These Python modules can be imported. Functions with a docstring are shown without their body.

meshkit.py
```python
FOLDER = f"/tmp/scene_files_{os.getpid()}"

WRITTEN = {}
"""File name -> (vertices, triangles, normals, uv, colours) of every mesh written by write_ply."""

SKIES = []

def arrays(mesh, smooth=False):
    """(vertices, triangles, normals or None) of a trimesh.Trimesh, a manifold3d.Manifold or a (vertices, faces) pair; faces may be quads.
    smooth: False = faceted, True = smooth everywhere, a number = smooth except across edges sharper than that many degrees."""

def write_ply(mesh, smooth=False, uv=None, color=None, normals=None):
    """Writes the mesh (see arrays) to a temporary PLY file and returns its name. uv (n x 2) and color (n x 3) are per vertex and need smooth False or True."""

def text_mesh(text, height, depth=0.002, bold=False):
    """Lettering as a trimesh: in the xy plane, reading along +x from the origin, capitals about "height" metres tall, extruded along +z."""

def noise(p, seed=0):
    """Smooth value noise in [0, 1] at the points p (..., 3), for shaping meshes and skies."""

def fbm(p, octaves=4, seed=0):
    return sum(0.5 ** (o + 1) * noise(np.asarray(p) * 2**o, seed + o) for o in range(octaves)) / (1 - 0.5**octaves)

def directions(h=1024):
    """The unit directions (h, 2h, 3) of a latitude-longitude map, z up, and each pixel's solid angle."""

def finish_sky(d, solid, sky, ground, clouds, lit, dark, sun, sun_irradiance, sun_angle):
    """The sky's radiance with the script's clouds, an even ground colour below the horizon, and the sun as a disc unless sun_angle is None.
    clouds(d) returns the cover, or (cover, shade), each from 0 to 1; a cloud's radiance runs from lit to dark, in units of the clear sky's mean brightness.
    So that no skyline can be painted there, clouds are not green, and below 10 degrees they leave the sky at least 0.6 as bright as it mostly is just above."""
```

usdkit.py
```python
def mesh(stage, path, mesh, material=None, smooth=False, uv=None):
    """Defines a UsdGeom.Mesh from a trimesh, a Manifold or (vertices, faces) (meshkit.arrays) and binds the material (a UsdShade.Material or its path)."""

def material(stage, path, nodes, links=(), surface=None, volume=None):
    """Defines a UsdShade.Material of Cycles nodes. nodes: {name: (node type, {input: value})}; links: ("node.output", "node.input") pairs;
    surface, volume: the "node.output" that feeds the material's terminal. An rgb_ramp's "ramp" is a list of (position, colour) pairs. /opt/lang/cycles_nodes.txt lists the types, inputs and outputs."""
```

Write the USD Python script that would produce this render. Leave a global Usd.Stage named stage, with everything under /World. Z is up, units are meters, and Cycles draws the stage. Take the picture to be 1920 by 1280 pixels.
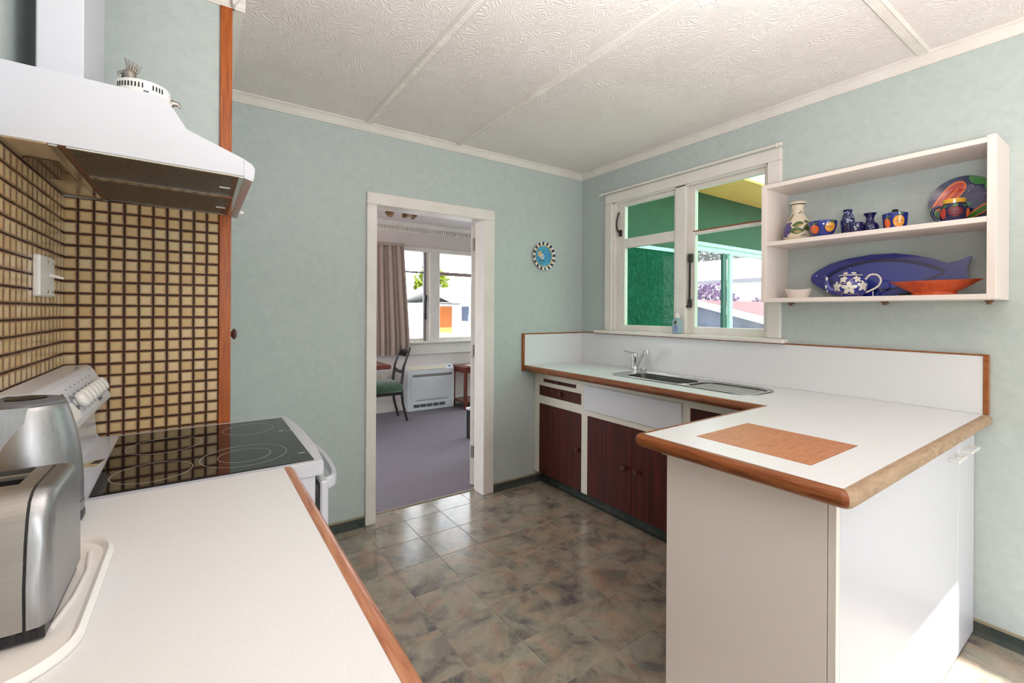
import math, random
import numpy as np, trimesh, shapely
from shapely.geometry import Polygon, Point, LineString, box as sbox
from shapely import affinity
import manifold3d as m3
import meshkit, usdkit
from pxr import Usd, UsdGeom, UsdLux, UsdShade, Gf, Sdf

random.seed(7); rng = np.random.default_rng(7)
stage = Usd.Stage.CreateInMemory()
UsdGeom.SetStageUpAxis(stage, 'Z'); UsdGeom.SetStageMetersPerUnit(stage, 1.0)
UsdGeom.Xform.Define(stage, '/World'); UsdGeom.Scope.Define(stage, '/World/Looks')

# ---------------------------------------------------------------- camera
FPX, YAW, HORIZON, ROLL, EYE = 851.84, .60503, 584.47, .005756, (0, 0, 1.32)
cam = UsdGeom.Camera.Define(stage, '/World/camera')
cam.CreateHorizontalApertureAttr(36.0); cam.CreateVerticalApertureAttr(24.0)
cam.CreateFocalLengthAttr(FPX / 1920 * 36.0)
cam.CreateVerticalApertureOffsetAttr(-(640 - HORIZON) / 1920 * 36.0)
cam.CreateClippingRangeAttr(Gf.Vec2f(0.02, 500))
fw = np.array([math.sin(YAW), math.cos(YAW), 0]); rt = np.array([math.cos(YAW), -math.sin(YAW), 0]); up = np.array([0, 0, 1.])
r_ = math.cos(ROLL) * rt + math.sin(ROLL) * up; u_ = -math.sin(ROLL) * rt + math.cos(ROLL) * up
cam.AddTransformOp().Set(Gf.Matrix4d(*r_, 0, *u_, 0, *(-fw), 0, *EYE, 1))
cam.CreateExposureAttr(0.17)
# ---------------------------------------------------------------- sky and sun
SKY = 1.3
dome = UsdLux.DomeLight.Define(stage, '/World/sky'); dome.CreateIntensityAttr(SKY); dome.CreateColorAttr(Gf.Vec3f(.88, .92, 1.0))
sun = UsdLux.DistantLight.Define(stage, '/World/sun'); sun.CreateIntensityAttr(5.0); sun.CreateNormalizeAttr(True); sun.CreateAngleAttr(1.2); sun.CreateColorAttr(Gf.Vec3f(1, .985, .975))
lamp = UsdLux.SphereLight.Define(stage, '/World/ceiling_globe_light'); lamp.CreateRadiusAttr(.19); lamp.CreateIntensityAttr(21.0); lamp.CreateColorAttr(Gf.Vec3f(1, .975, .975))
lamp.AddTranslateOp().Set(Gf.Vec3d(.85, -1.65, 1.6))      # opal globe hanging in the kitchen behind the camera
bowl = UsdLux.DiskLight.Define(stage, '/World/uplighter_bowl_light'); bowl.CreateRadiusAttr(.28); bowl.CreateIntensityAttr(54.0); bowl.CreateColorAttr(Gf.Vec3f(1, .97, .975))
bowl.AddTranslateOp().Set(Gf.Vec3d(.78, .04, 1.5)); bowl.AddRotateXYZOp().Set(Gf.Vec3f(180, 0, 0))      # uplighter behind the camera, shining at the ceiling
sun.AddRotateXYZOp().Set(Gf.Vec3f(90 - 30.5, 0, 0))      # travels towards +y, 30 degrees high, from the garden side behind the camera


# ---------------------------------------------------------------- helpers
def C(r, g, b):
    f = lambda v: v / 12.92 if v <= .04045 else ((v + .055) / 1.055) ** 2.4
    return tuple(f(x / 255) for x in (r, g, b))


used, LOC = {}, {}


def numbered(path):
    n = used.get(path, 0); used[path] = n + 1
    return path if n == 0 else f'{path}_{n:03d}'


def tag(p, label=None, cat=None, group=None, kind=None):
    for k, v in (('label', label), ('category', cat), ('group', group), ('kind', kind)):
        if v: p.SetCustomDataByKey(k, v)
    return p


def thing(name, label=None, cat=None, loc=(0, 0, 0), group=None, kind=None):
    path = numbered('/World/' + name)
    x = UsdGeom.Xform.Define(stage, path); x.AddTranslateOp().Set(Gf.Vec3d(*map(float, loc)))
    LOC[path] = np.array(loc, float)
    return tag(x.GetPrim(), label, cat, group, kind)


def arr(mesh):
    if hasattr(mesh, 'to_mesh'):
        q = mesh.to_mesh(); return trimesh.Trimesh(np.array(q.vert_properties)[:, :3], np.array(q.tri_verts), process=False)
    if isinstance(mesh, (list, tuple)):
        return trimesh.util.concatenate([arr(x) for x in mesh])
    return mesh


def part(parent, name, mesh, mat, smooth=False, label=None, kind=None):
    mesh = arr(mesh).copy()
    base = str(parent.GetPath()) if parent else '/World'
    path = numbered(base + '/' + name)
    o = LOC.get(base, np.zeros(3))
    LOC[path] = o
    mesh.vertices = mesh.vertices - o
    m = usdkit.mesh(stage, path, mesh, mat, smooth)
    return tag(m.GetPrim(), label, None, None, kind)


def one(name, mesh, mat, label=None, cat=None, smooth=False, group=None, kind=None):
    return tag(part(None, name, mesh, mat, smooth), label, cat, group, kind)


def bx(x0, y0, z0, x1, y1, z1, b=0):
    lo = np.minimum((x0, y0, z0), (x1, y1, z1)); hi = np.maximum((x0, y0, z0), (x1, y1, z1))
    if not b:
        m = trimesh.creation.box(hi - lo); m.apply_translation((lo + hi) / 2); return m
    b = min(b, (hi - lo).min() * .45)
    pts = []
    for sx in (0, 1):
        for sy in (0, 1):
            for sz in (0, 1):
                c = np.where([sx, sy, sz], hi, lo); d = np.where([sx, sy, sz], -b, b)
                for k in range(3):
                    e = c + d; e[k] = c[k]; pts.append(e)
    return trimesh.convex.convex_hull(np.array(pts))


def mcube(x0, y0, z0, x1, y1, z1):
    return m3.Manifold.cube([x1 - x0, y1 - y0, z1 - z0]).translate([x0, y0, z0])


def cyl(p, q, r, n=24, r2=None):
    p, q = np.array(p, float), np.array(q, float); L = np.linalg.norm(q - p)
    m = trimesh.creation.revolve(np.array([[0, 0], [r, 0], [r if r2 is None else r2, L], [0, L]]), sections=n)
    m.apply_transform(trimesh.geometry.align_vectors([0, 0, 1], (q - p) / L)); m.apply_translation(p)
    return m


def lathe(prof, at=(0, 0, 0), n=48, axis=None):
    m = trimesh.creation.revolve(np.array(prof, float), sections=n)
    if axis is not None: m.apply_transform(trimesh.geometry.align_vectors([0, 0, 1], np.array(axis, float) / np.linalg.norm(axis)))
    m.apply_translation(at)
    return m


def tube(pts, r, n=12, closed=False):
    pts = np.array(pts, float); rr = np.full(len(pts), r) if np.ndim(r) == 0 else np.array(r, float)
    t = np.gradient(pts, axis=0); t /= np.linalg.norm(t, axis=1)[:, None]
    u = np.cross(t[0], [0, 0, 1.]);
    if np.linalg.norm(u) < 1e-3: u = np.cross(t[0], [1., 0, 0])
    u /= np.linalg.norm(u); V = []
    for i in range(len(pts)):
        u = u - t[i] * (u @ t[i]); u /= np.linalg.norm(u); w = np.cross(t[i], u)
        a = np.arange(n) * 2 * np.pi / n
        V.append(pts[i] + rr[i] * (np.cos(a)[:, None] * u + np.sin(a)[:, None] * w))
    V = np.vstack(V + [pts[:1], pts[-1:]]); F = []
    for i in range(len(pts) - 1):
        for k in range(n):
            a, b = i * n + k, i * n + (k + 1) % n
            F += [[a, b, b + n], [a, b + n, a + n]]
    e0, e1 = len(V) - 2, len(V) - 1; o = (len(pts) - 1) * n
    for k in range(n):
        F += [[e0, (k + 1) % n, k], [e1, o + k, o + (k + 1) % n]]
    m = trimesh.Trimesh(V, np.array(F), process=False); m.fix_normals()
    return m


def curve(pts, n=24):
    pts = np.array(pts, float); s = np.linspace(0, len(pts) - 1, n); out = []
    for x in s:
        i = min(int(x), len(pts) - 2); t = x - i
        p0, p1, p2, p3 = pts[max(i - 1, 0)], pts[i], pts[i + 1], pts[min(i + 2, len(pts) - 1)]
        out.append(.5 * (2 * p1 + (p2 - p0) * t + (2 * p0 - 5 * p1 + 4 * p2 - p3) * t ** 2 + (3 * p1 - p0 - 3 * p2 + p3) * t ** 3))
    return np.array(out)


def poly_ext(poly, h, frame=None, z=0):
    """polygon in (u, v) extruded by h along w; frame: (origin, U, V, W)"""
    if not isinstance(poly, shapely.geometry.base.BaseGeometry): poly = Polygon(poly)
    gs = getattr(poly, 'geoms', [poly])
    m = trimesh.util.concatenate([trimesh.creation.extrude_polygon(g, h, engine='earcut') for g in gs])
    m.apply_translation((0, 0, z))
    if frame is not None:
        o, U, V, W = [np.array(x, float) for x in frame]
        m.vertices = o + m.vertices[:, :1] * U + m.vertices[:, 1:2] * V + m.vertices[:, 2:] * W
        m.fix_normals()
    return m


FX = lambda x: ((x, 0, 0), (0, 1, 0), (0, 0, 1), (1, 0, 0))     # polygon in (y, z), extruded along +x
FY = lambda y: ((0, y, 0), (1, 0, 0), (0, 0, 1), (0, 1, 0))     # polygon in (x, z), extruded along +y


def rrect(x0, y0, x1, y1, r, q=8):
    return sbox(x0 + r, y0 + r, x1 - r, y1 - r).buffer(r, quad_segs=q)


def ell(cx, cy, a, b, ang=0, q=12):
    return affinity.translate(affinity.rotate(affinity.scale(Point(0, 0).buffer(1, quad_segs=q), a, b), ang, origin=(0, 0)), cx, cy)


def leaf(cx, cy, L, w, ang):
    t = np.linspace(0, 1, 9); top = np.c_[t * L - L / 2, w * np.sin(np.pi * t) ** .8]
    return affinity.translate(affinity.rotate(Polygon(np.vstack([top, top[::-1][1:-1] * [1, -1]])), ang, origin=(0, 0)), cx, cy)


def decal(c, prof, poly, phi, rref, eps=.0007, size=.006):
    """a painted motif: the polygon (s, z) wrapped on the lathed profile around the axis at c"""
    if poly.is_empty: return None
    ms = []
    for g in getattr(poly, 'geoms', [poly]):
        v, f = trimesh.creation.triangulate_polygon(g, engine='earcut')
        v3, f3 = trimesh.remesh.subdivide_to_size(np.c_[v, np.zeros(len(v))], f, size)
        ms.append(trimesh.Trimesh(v3, f3))
    m = trimesh.util.concatenate(ms); P = np.array(prof, float); o = np.argsort(P[:, 1], kind='stable')
    s, z = m.vertices[:, 0], m.vertices[:, 1]; r = np.interp(z, P[o, 1], P[o, 0]) + eps; a = phi + s / rref
    m.vertices = np.c_[c[0] + r * np.cos(a), c[1] + r * np.sin(a), c[2] + z]
    return m


def hullchain(pts, rad, seg=12):
    out = None
    for i in range(len(pts) - 1):
        a = m3.Manifold.sphere(rad[i], seg).translate(list(map(float, pts[i]))); b = m3.Manifold.sphere(rad[i + 1], seg).translate(list(map(float, pts[i + 1])))
        h = m3.Manifold.batch_hull([a, b]); out = h if out is None else out + h
    return out


# ---------------------------------------------------------------- materials
def M(name, nodes, links=(), surface='p.BSDF'):
    return usdkit.material(stage, '/World/Looks/' + name, nodes, links, surface=surface)


def plain(name, col, rough=.5, metal=0., **k):
    return M(name, {'p': ('principled_bsdf', dict(base_color=col, roughness=rough, metallic=metal, **k))})


def mottled(name, stops, scale, rough=.5, detail=4, dist=0., bump=0., bscale=None, sc=(1, 1, 1), metal=0., coord='object', rnd=False, bdist=.01, rough2=None, **k):
    n = {'t': ('texture_coordinate', {}), 'm': ('mapping', {'scale': sc}), 'n': ('noise_texture', {'scale': scale, 'detail': detail, 'distortion': dist, 'roughness': .6}),
         'r': ('rgb_ramp', {'ramp': stops}), 'p': ('principled_bsdf', dict(roughness=rough, metallic=metal, **k))}
    L = [('t.object', 'm.vector'), ('m.vector', 'n.vector'), ('n.fac', 'r.fac'), ('r.color', 'p.base_color')]
    if coord == 'position':
        n['t'] = ('geometry', {}); L[0] = ('t.position', 'm.vector')
    if rnd:
        n['o'] = ('object_info', {}); n['cx'] = ('combine_xyz', {}); n['vm'] = ('vector_math', {'math_type': 'multiply', 'vector2': (37., 91., 53.)}); n['va'] = ('vector_math', {'math_type': 'add'})
        L[0] = (L[0][0], 'va.vector1'); L += [('o.random', 'cx.x'), ('o.random', 'cx.y'), ('o.random', 'cx.z'), ('cx.vector', 'vm.vector1'), ('vm.vector', 'va.vector2'), ('va.vector', 'm.vector')]
    if bump:
        n['bn'] = ('noise_texture', {'scale': bscale or scale * 4, 'detail': 3}); n['b'] = ('bump', {'strength': bump, 'distance': bdist})
        L += [('m.vector', 'bn.vector'), ('bn.fac', 'b.height'), ('b.normal', 'p.normal')]
    if rough2 is not None:
        n['mr'] = ('map_range', {'to_min': rough, 'to_max': rough2}); L += [('n.fac', 'mr.value'), ('mr.result', 'p.roughness')]
    return M(name, n, L)


wallpaper = mottled('wallpaper', [(.30, C(182, 192, 189)), (.5, C(187, 197, 194)), (.70, C(192, 201, 198))], 26, .62, 6, .6, bump=.05, bscale=160, coord='position')
white_paint = mottled('white_paint', [(.35, C(226, 219, 211)), (.65, C(234, 228, 221))], 6, .38, coord='position')
cream_paint = plain('cream_paint', C(228, 222, 208), .42)
white_enamel = plain('white_enamel', C(206, 208, 216), .2)
white_plastic = plain('white_plastic', C(232, 230, 226), .35)
laminate = mottled('laminate', [(.3, C(224, 225, 227)), (.7, C(230, 231, 233))], 260, .33, 2, coord='position')
melamine = plain('melamine', C(212, 212, 220), .3)
panel_cream = plain('panel_cream', C(238, 228, 220), .35)
shelf_white = plain('shelf_white', C(236, 224, 216), .4)
panel_grey = plain('panel_grey', C(222, 222, 228), .35)
# embossed swirl ceiling
ceil_mat = M('ceiling_emboss', {'g': ('geometry', {}), 'n': ('noise_texture', {'scale': 5.5, 'detail': 1.5, 'distortion': .8}), 'w': ('wave_texture', {'scale': 22., 'distortion': 9., 'detail': 2., 'detail_scale': 1.3}),
      'vm': ('vector_math', {'math_type': 'multiply_add', 'vector2': (.35, .35, .35)}), 'b': ('bump', {'strength': .33, 'distance': .006}),
      'n2': ('noise_texture', {'scale': 3., 'detail': 3}), 'r': ('rgb_ramp', {'ramp': [(.35, C(236, 227, 222)), (.65, C(241, 233, 229))]}), 'p': ('principled_bsdf', {'roughness': .6})},
      [('g.position', 'n.vector'), ('n.color', 'vm.vector1'), ('g.position', 'vm.vector3'), ('vm.vector', 'w.vector'), ('w.fac', 'b.height'), ('b.normal', 'p.normal'), ('g.position', 'n2.vector'), ('n2.fac', 'r.fac'), ('r.color', 'p.base_color')])
WOOD = lambda name, a, b, c, sc, rough=.32: mottled(name, [(.3, a), (.5, b), (.72, c)], 9, rough, 5, .6, sc=sc, bump=.04, bscale=30, coord='position')
strip_wood = WOOD('strip_wood', C(134, 62, 18), C(172, 86, 26), C(194, 106, 40), (14, 14, .8))
nose_wood_y = WOOD('nose_wood_y', C(100, 50, 22), C(136, 74, 34), C(160, 96, 52), (10, .9, 10))
nose_wood_x = WOOD('nose_wood_x', C(146, 120, 96), C(170, 142, 114), C(180, 154, 128), (2.0, 7, 7), .55)
left_nose_wood = WOOD('left_nose_wood', C(140, 86, 60), C(176, 116, 84), C(192, 140, 106), (10, .9, 10))
trim_wood = WOOD('trim_wood', C(126, 68, 30), C(150, 88, 44), C(166, 100, 52), (4, 4, 4))
board_wood = WOOD('board_wood', C(172, 108, 68), C(188, 122, 80), C(200, 138, 96), (3, 11, 3), .4)
mahogany = M('mahogany', {'g': ('geometry', {}), 'm': ('mapping', {'scale': (1, 1, .03)}), 'n': ('noise_texture', {'scale': 70., 'detail': 2.5}), 'r': ('rgb_ramp', {'ramp': [(.3, C(54, 17, 13)), (.52, C(76, 25, 18)), (.75, C(94, 36, 26))]}), 'p': ('principled_bsdf', {'roughness': .5, 'specular_ior_level': .3})},
      [('g.position', 'm.vector'), ('m.vector', 'n.vector'), ('n.fac', 'r.fac'), ('r.color', 'p.base_color')])
knob_wood = plain('knob_wood', C(84, 42, 36), .26)
dark_gap = plain('dark_gap', C(26, 24, 24), .7)
# glazed wall tile, brown where the glaze breaks over the edge
glaze = M('glaze', {'t': ('texture_coordinate', {}), 's': ('separate_xyz', {}), 'ax': ('math', {'math_type': 'absolute'}), 'ay': ('math', {'math_type': 'absolute'}), 'mx': ('math', {'math_type': 'maximum'}),
      'n': ('noise_texture', {'scale': 420., 'detail': 3}), 'nm': ('math', {'math_type': 'multiply_add', 'value2': .0045}), 'mr': ('map_range', {'from_min': .0126, 'from_max': .0196, 'to_min': 0., 'to_max': 1., 'clamp': True}),
      'o': ('object_info', {}), 'r': ('rgb_ramp', {'ramp': [(0, C(226, 190, 136)), (.4, C(234, 204, 152)), (1, C(240, 214, 170))]}), 'mc': ('mix', {'color2': C(86, 48, 28)}),
      'n2': ('noise_texture', {'scale': 60., 'detail': 3}), 'mm': ('mix', {'mix_type': 'multiply', 'fac': .35}), 'p': ('principled_bsdf', {'roughness': .16})},
      [('t.object', 's.vector'), ('s.x', 'ax.value1'), ('s.y', 'ay.value1'), ('ax.value', 'mx.value1'), ('ay.value', 'mx.value2'), ('t.object', 'n.vector'), ('n.fac', 'nm.value1'), ('mx.value', 'nm.value3'), ('nm.value', 'mr.value'),
       ('mr.result', 'mc.fac'), ('o.random', 'r.fac'), ('r.color', 'mm.color1'), ('n2.color', 'mm.color2'), ('t.object', 'n2.vector'), ('mm.color', 'mc.color1'), ('mc.color', 'p.base_color')])
grout = mottled('grout', [(.3, C(58, 30, 26)), (.7, C(78, 42, 36))], 90, .5, coord='position')
# mottled vinyl floor tile
vinyl = M('vinyl', {'g': ('geometry', {}), 'o': ('object_info', {}), 'cx': ('combine_xyz', {}), 'vm': ('vector_math', {'math_type': 'multiply', 'vector2': (37., 91., 53.)}), 'va': ('vector_math', {'math_type': 'add'}),
      'n1': ('noise_texture', {'scale': 8., 'detail': 5, 'roughness': .62, 'distortion': .5}), 'n2': ('noise_texture', {'scale': 6., 'detail': 6, 'roughness': .62, 'distortion': .7}), 'n3': ('noise_texture', {'scale': 120., 'detail': 3}),
      'r1': ('rgb_ramp', {'ramp': [(.36, C(88, 78, 78)), (.44, C(134, 118, 106)), (.51, C(164, 150, 132)), (.59, C(170, 160, 142)), (.70, C(188, 174, 156))]}),
      'r2': ('rgb_ramp', {'ramp': [(.38, C(96, 86, 90)), (.46, C(144, 142, 124)), (.54, C(160, 144, 124)), (.62, C(184, 146, 120)), (.69, C(136, 118, 110))]}),
      'mx': ('mix', {'fac': .52}), 'm3': ('mix', {'mix_type': 'overlay', 'fac': .18}), 'b': ('bump', {'strength': .12, 'distance': .004}),
      'mr': ('map_range', {'to_min': .16, 'to_max': .30}), 'p': ('principled_bsdf', {'roughness': .26, 'coat_weight': .6, 'coat_roughness': .13})},
      [('o.random', 'cx.x'), ('o.random', 'cx.y'), ('o.random', 'cx.z'), ('cx.vector', 'vm.vector1'), ('vm.vector', 'va.vector1'), ('g.position', 'va.vector2'), ('va.vector', 'n1.vector'), ('va.vector', 'n2.vector'), ('va.vector', 'n3.vector'),
       ('n1.fac', 'r1.fac'), ('n2.fac', 'r2.fac'), ('r1.color', 'mx.color1'), ('r2.color', 'mx.color2'), ('mx.color', 'm3.color1'), ('n3.color', 'm3.color2'), ('m3.color', 'p.base_color'), ('n1.fac', 'b.height'), ('b.normal', 'p.normal'), ('n3.fac', 'mr.value'), ('mr.result', 'p.roughness')])
vinyl_joint = plain('vinyl_joint', C(196, 186, 172), .5)
vinyl_cove = mottled('vinyl_cove', [(.3, C(44, 54, 52)), (.5, C(64, 70, 64)), (.7, C(82, 76, 68))], 9, .75, 5, 1., coord='position')
cove_cap = plain('cove_cap', C(152, 140, 116), .4)
carpet = mottled('carpet', [(.3, C(108, 102, 110)), (.7, C(134, 127, 134))], 160, .95, 4, coord='position', bump=.5, bscale=220, bdist=.004)
steel = mottled('steel', [(.3, (.36, .36, .37)), (.7, (.42, .42, .43))], 5, .3, 3, sc=(60, 60, 1.2), metal=1., rough2=.5)
steel_h = mottled('steel_h', [(.3, (.38, .37, .36)), (.7, (.43, .42, .41))], 5, .30, 3, sc=(1.2, 60, 60), metal=1., rough2=.55)
sink_steel = mottled('sink_steel', [(.35, (.50, .50, .47)), (.65, (.60, .60, .57))], 8, .24, 4, sc=(30, 2, 30), metal=1., coord='position')
chrome = plain('chrome', (.72, .72, .73), .08, 1.)
chrome_trim = plain('chrome_trim', (.62, .60, .57), .2, 1.)
black_plastic = plain('black_plastic', C(34, 34, 36), .38)
grey_plastic = plain('grey_plastic', C(104, 106, 112), .42)
ceran = plain('ceran', C(16, 17, 18), .04)
print_white = plain('print_white', C(172, 170, 162), .5)
print_dark = plain('print_dark', C(64, 66, 74), .5)
hood_under = plain('hood_under', C(200, 180, 150), .13)
lens_dark = plain('lens_dark', C(86, 62, 44), .08)
mesh_mat = M('mesh_filter', {'g': ('geometry', {}), 'v': ('voronoi_texture', {'scale': 260.}), 'r': ('rgb_ramp', {'ramp': [(.15, (.30, .27, .24)), (.55, (.10, .085, .07))]}), 'b': ('bump', {'strength': .9, 'distance': .004}), 'p': ('principled_bsdf', {'roughness': .34, 'metallic': .75})},
      [('g.position', 'v.vector'), ('v.distance', 'r.fac'), ('r.color', 'p.base_color'), ('v.distance', 'b.height'), ('b.normal', 'p.normal')])
rust = plain('rust', C(122, 84, 60), .5)
pewter = plain('pewter', (.36, .33, .29), .38, .9)
PANE = lambda name, tint, gl=1.: M(name, {'f': ('layer_weight', {'blend': .5}), 'w': ('math', {'math_type': 'power', 'value2': 5.}), 'a': ('math', {'math_type': 'multiply_add', 'value2': .85, 'value3': .016}), 't': ('transparent_bsdf', {'color': tint}), 'g': ('glossy_bsdf', {'color': (gl, gl, gl), 'roughness': .01}), 'x': ('mix_closure', {})},
    [('f.facing', 'w.value1'), ('w.value', 'a.value1'), ('a.value', 'x.fac'), ('t.BSDF', 'x.closure1'), ('g.BSDF', 'x.closure2')], surface='x.closure')
pane = PANE('pane', (.96, .98, .97)); pane_kitchen = PANE('pane_kitchen', (.97, .985, .98), .3)
GLZ = lambda name, col, rough=.09: plain(name, col, rough, coat_weight=.6)
cobalt = GLZ('cobalt', C(38, 48, 138)); navy = GLZ('navy', C(30, 28, 78)); cream_glaze = GLZ('cream_glaze', C(222, 208, 184)); white_glaze = GLZ('white_glaze', C(236, 226, 216))
leaf_green = GLZ('leaf_green', C(76, 96, 44)); mid_green = GLZ('mid_green', C(58, 128, 52)); plum = GLZ('plum', C(70, 56, 122)); orange_glaze = GLZ('orange_glaze', C(228, 108, 44)); amber_glaze = GLZ('amber_glaze', C(232, 160, 66))
terracotta = mottled('terracotta_glaze', [(.3, C(176, 60, 22)), (.55, C(206, 82, 34)), (.75, C(196, 106, 50))], 22, .22, 5, 1., coord='position')
red_glaze = GLZ('red_glaze', C(190, 52, 28)); yellow_glaze = GLZ('yellow_glaze', C(232, 176, 48)); maroon = GLZ('maroon', C(112, 34, 44)); petal = GLZ('petal', C(226, 222, 206)); gold_line = GLZ('gold_line', C(176, 148, 78)); ink = plain('ink', C(22, 18, 34), .3)
aqua = GLZ('aqua', C(52, 146, 196)); floral = M('floral_glaze', {'g': ('geometry', {}), 'v': ('voronoi_texture', {'scale': 95.}), 'r': ('rgb_ramp', {'ramp': [(.22, C(196, 206, 226)), (.34, C(40, 48, 100)), (.9, C(24, 28, 74))]}), 'p': ('principled_bsdf', {'roughness': .1, 'coat_weight': .5})}, [('g.position', 'v.vector'), ('v.distance', 'r.fac'), ('r.color', 'p.base_color')])
pinkwall = mottled('pinkwall', [(.3, C(216, 204, 200)), (.7, C(224, 213, 209))], 5, .6, coord='position')
far_ceiling = plain('far_ceiling', C(214, 206, 206), .6)
curtain_m = mottled('curtain_cloth', [(.3, C(166, 146, 132)), (.7, C(182, 162, 148))], 300, .85, 3, coord='position', sheen_weight=.2)
green_velvet = mottled('green_velvet', [(.3, C(44, 74, 50)), (.7, C(70, 104, 74))], 30, .8, coord='position', sheen_weight=.5)
ebony = plain('ebony', C(38, 32, 30), .35); redwood = plain('redwood', C(110, 46, 30), .3)
pump_white = plain('pump_white', C(232, 234, 236), .35); pump_cream = plain('pump_cream', C(226, 218, 196), .4); pump_grey = plain('pump_grey', C(150, 148, 146), .5)
stucco_g = M('stucco_green', {'g': ('geometry', {}), 'n': ('noise_texture', {'scale': 9., 'detail': 5, 'distortion': 2.2}), 'b': ('bump', {'strength': 1., 'distance': .05}), 'r': ('rgb_ramp', {'ramp': [(.3, C(16, 76, 60)), (.7, C(28, 94, 74))]}), 'p': ('principled_bsdf', {'roughness': .8, 'specular_ior_level': .1})}, [('g.position', 'n.vector'), ('n.fac', 'b.height'), ('b.normal', 'p.normal'), ('n.fac', 'r.fac'), ('r.color', 'p.base_color')])
smooth_g = mottled('board_green', [(.3, C(24, 66, 36)), (.7, C(32, 76, 46))], 8, .6, 5, coord='position', sc=(1, 1, .4))
soffit_y = mottled('soffit_yellow', [(.3, C(255, 182, 100)), (.7, C(255, 194, 116))], 5, .55, coord='position')
mint_sheet = M('mint_sheet', {'d': ('diffuse_bsdf', {'color': (.40, .66, .50)}), 't': ('translucent_bsdf', {'color': (.42, .78, .58)}), 'x': ('mix_closure', {'fac': .6})}, [('d.BSDF', 'x.closure1'), ('t.BSDF', 'x.closure2')], surface='x.closure')
mint_frame = plain('mint_frame', C(206, 232, 226), .4)
ground_m = mottled('ground_concrete', [(.3, C(150, 148, 146)), (.7, C(170, 168, 166))], 1.2, .9, 6, coord='position')
red_roof_m = mottled('red_roof', [(.3, C(66, 6, 14)), (.7, C(88, 12, 24))], 4, .6, 5, coord='position', sc=(1, 8, 1))
slate_wall = mottled('slate_wall', [(.3, C(54, 62, 84)), (.7, C(84, 92, 112))], 3, .7, 6, coord='position')
ext_white = plain('ext_white', C(226, 226, 224), .6); grey_gutter = plain('grey_gutter', C(122, 118, 128), .5); orange_door = plain('orange_door', C(176, 96, 34), .5); blue_glass = plain('blue_glass', C(78, 96, 124), .1)
LEAFM = lambda name, a, b: M(name, {'o': ('geometry', {}), 'r': ('rgb_ramp', {'ramp': [(0, a), (1, b)]}), 'd': ('diffuse_bsdf', {}), 't': ('translucent_bsdf', {}), 'x': ('mix_closure', {'fac': .35})}, [('o.random_per_island', 'r.fac'), ('r.color', 'd.color'), ('r.color', 't.color'), ('d.BSDF', 'x.closure1'), ('t.BSDF', 'x.closure2')], surface='x.closure')
leaf_lime = LEAFM('leaf_lime', C(104, 116, 40), C(176, 172, 76)); leaf_dark = LEAFM('leaf_dark', C(52, 54, 34), C(112, 92, 60)); leaf_plum = LEAFM('leaf_plum', C(96, 70, 104), C(150, 118, 150))
bark = plain('bark', C(96, 78, 62), .9)
soap_m = M('soap_bottle_clear', {'t': ('transparent_bsdf', {'color': (.80, .90, .95)}), 'p': ('principled_bsdf', {'base_color': C(178, 204, 216), 'roughness': .12}), 'x': ('mix_closure', {'fac': .5})}, [('t.BSDF', 'x.closure1'), ('p.BSDF', 'x.closure2')], surface='x.closure')
amber_glass = plain('amber_glass', C(170, 140, 110), .3)

# ================================================================ THE KITCHEN SHELL
XL, XR, YB, YR, ZC = -.35, 2.66, 2.816, -2.4, 2.47
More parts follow.
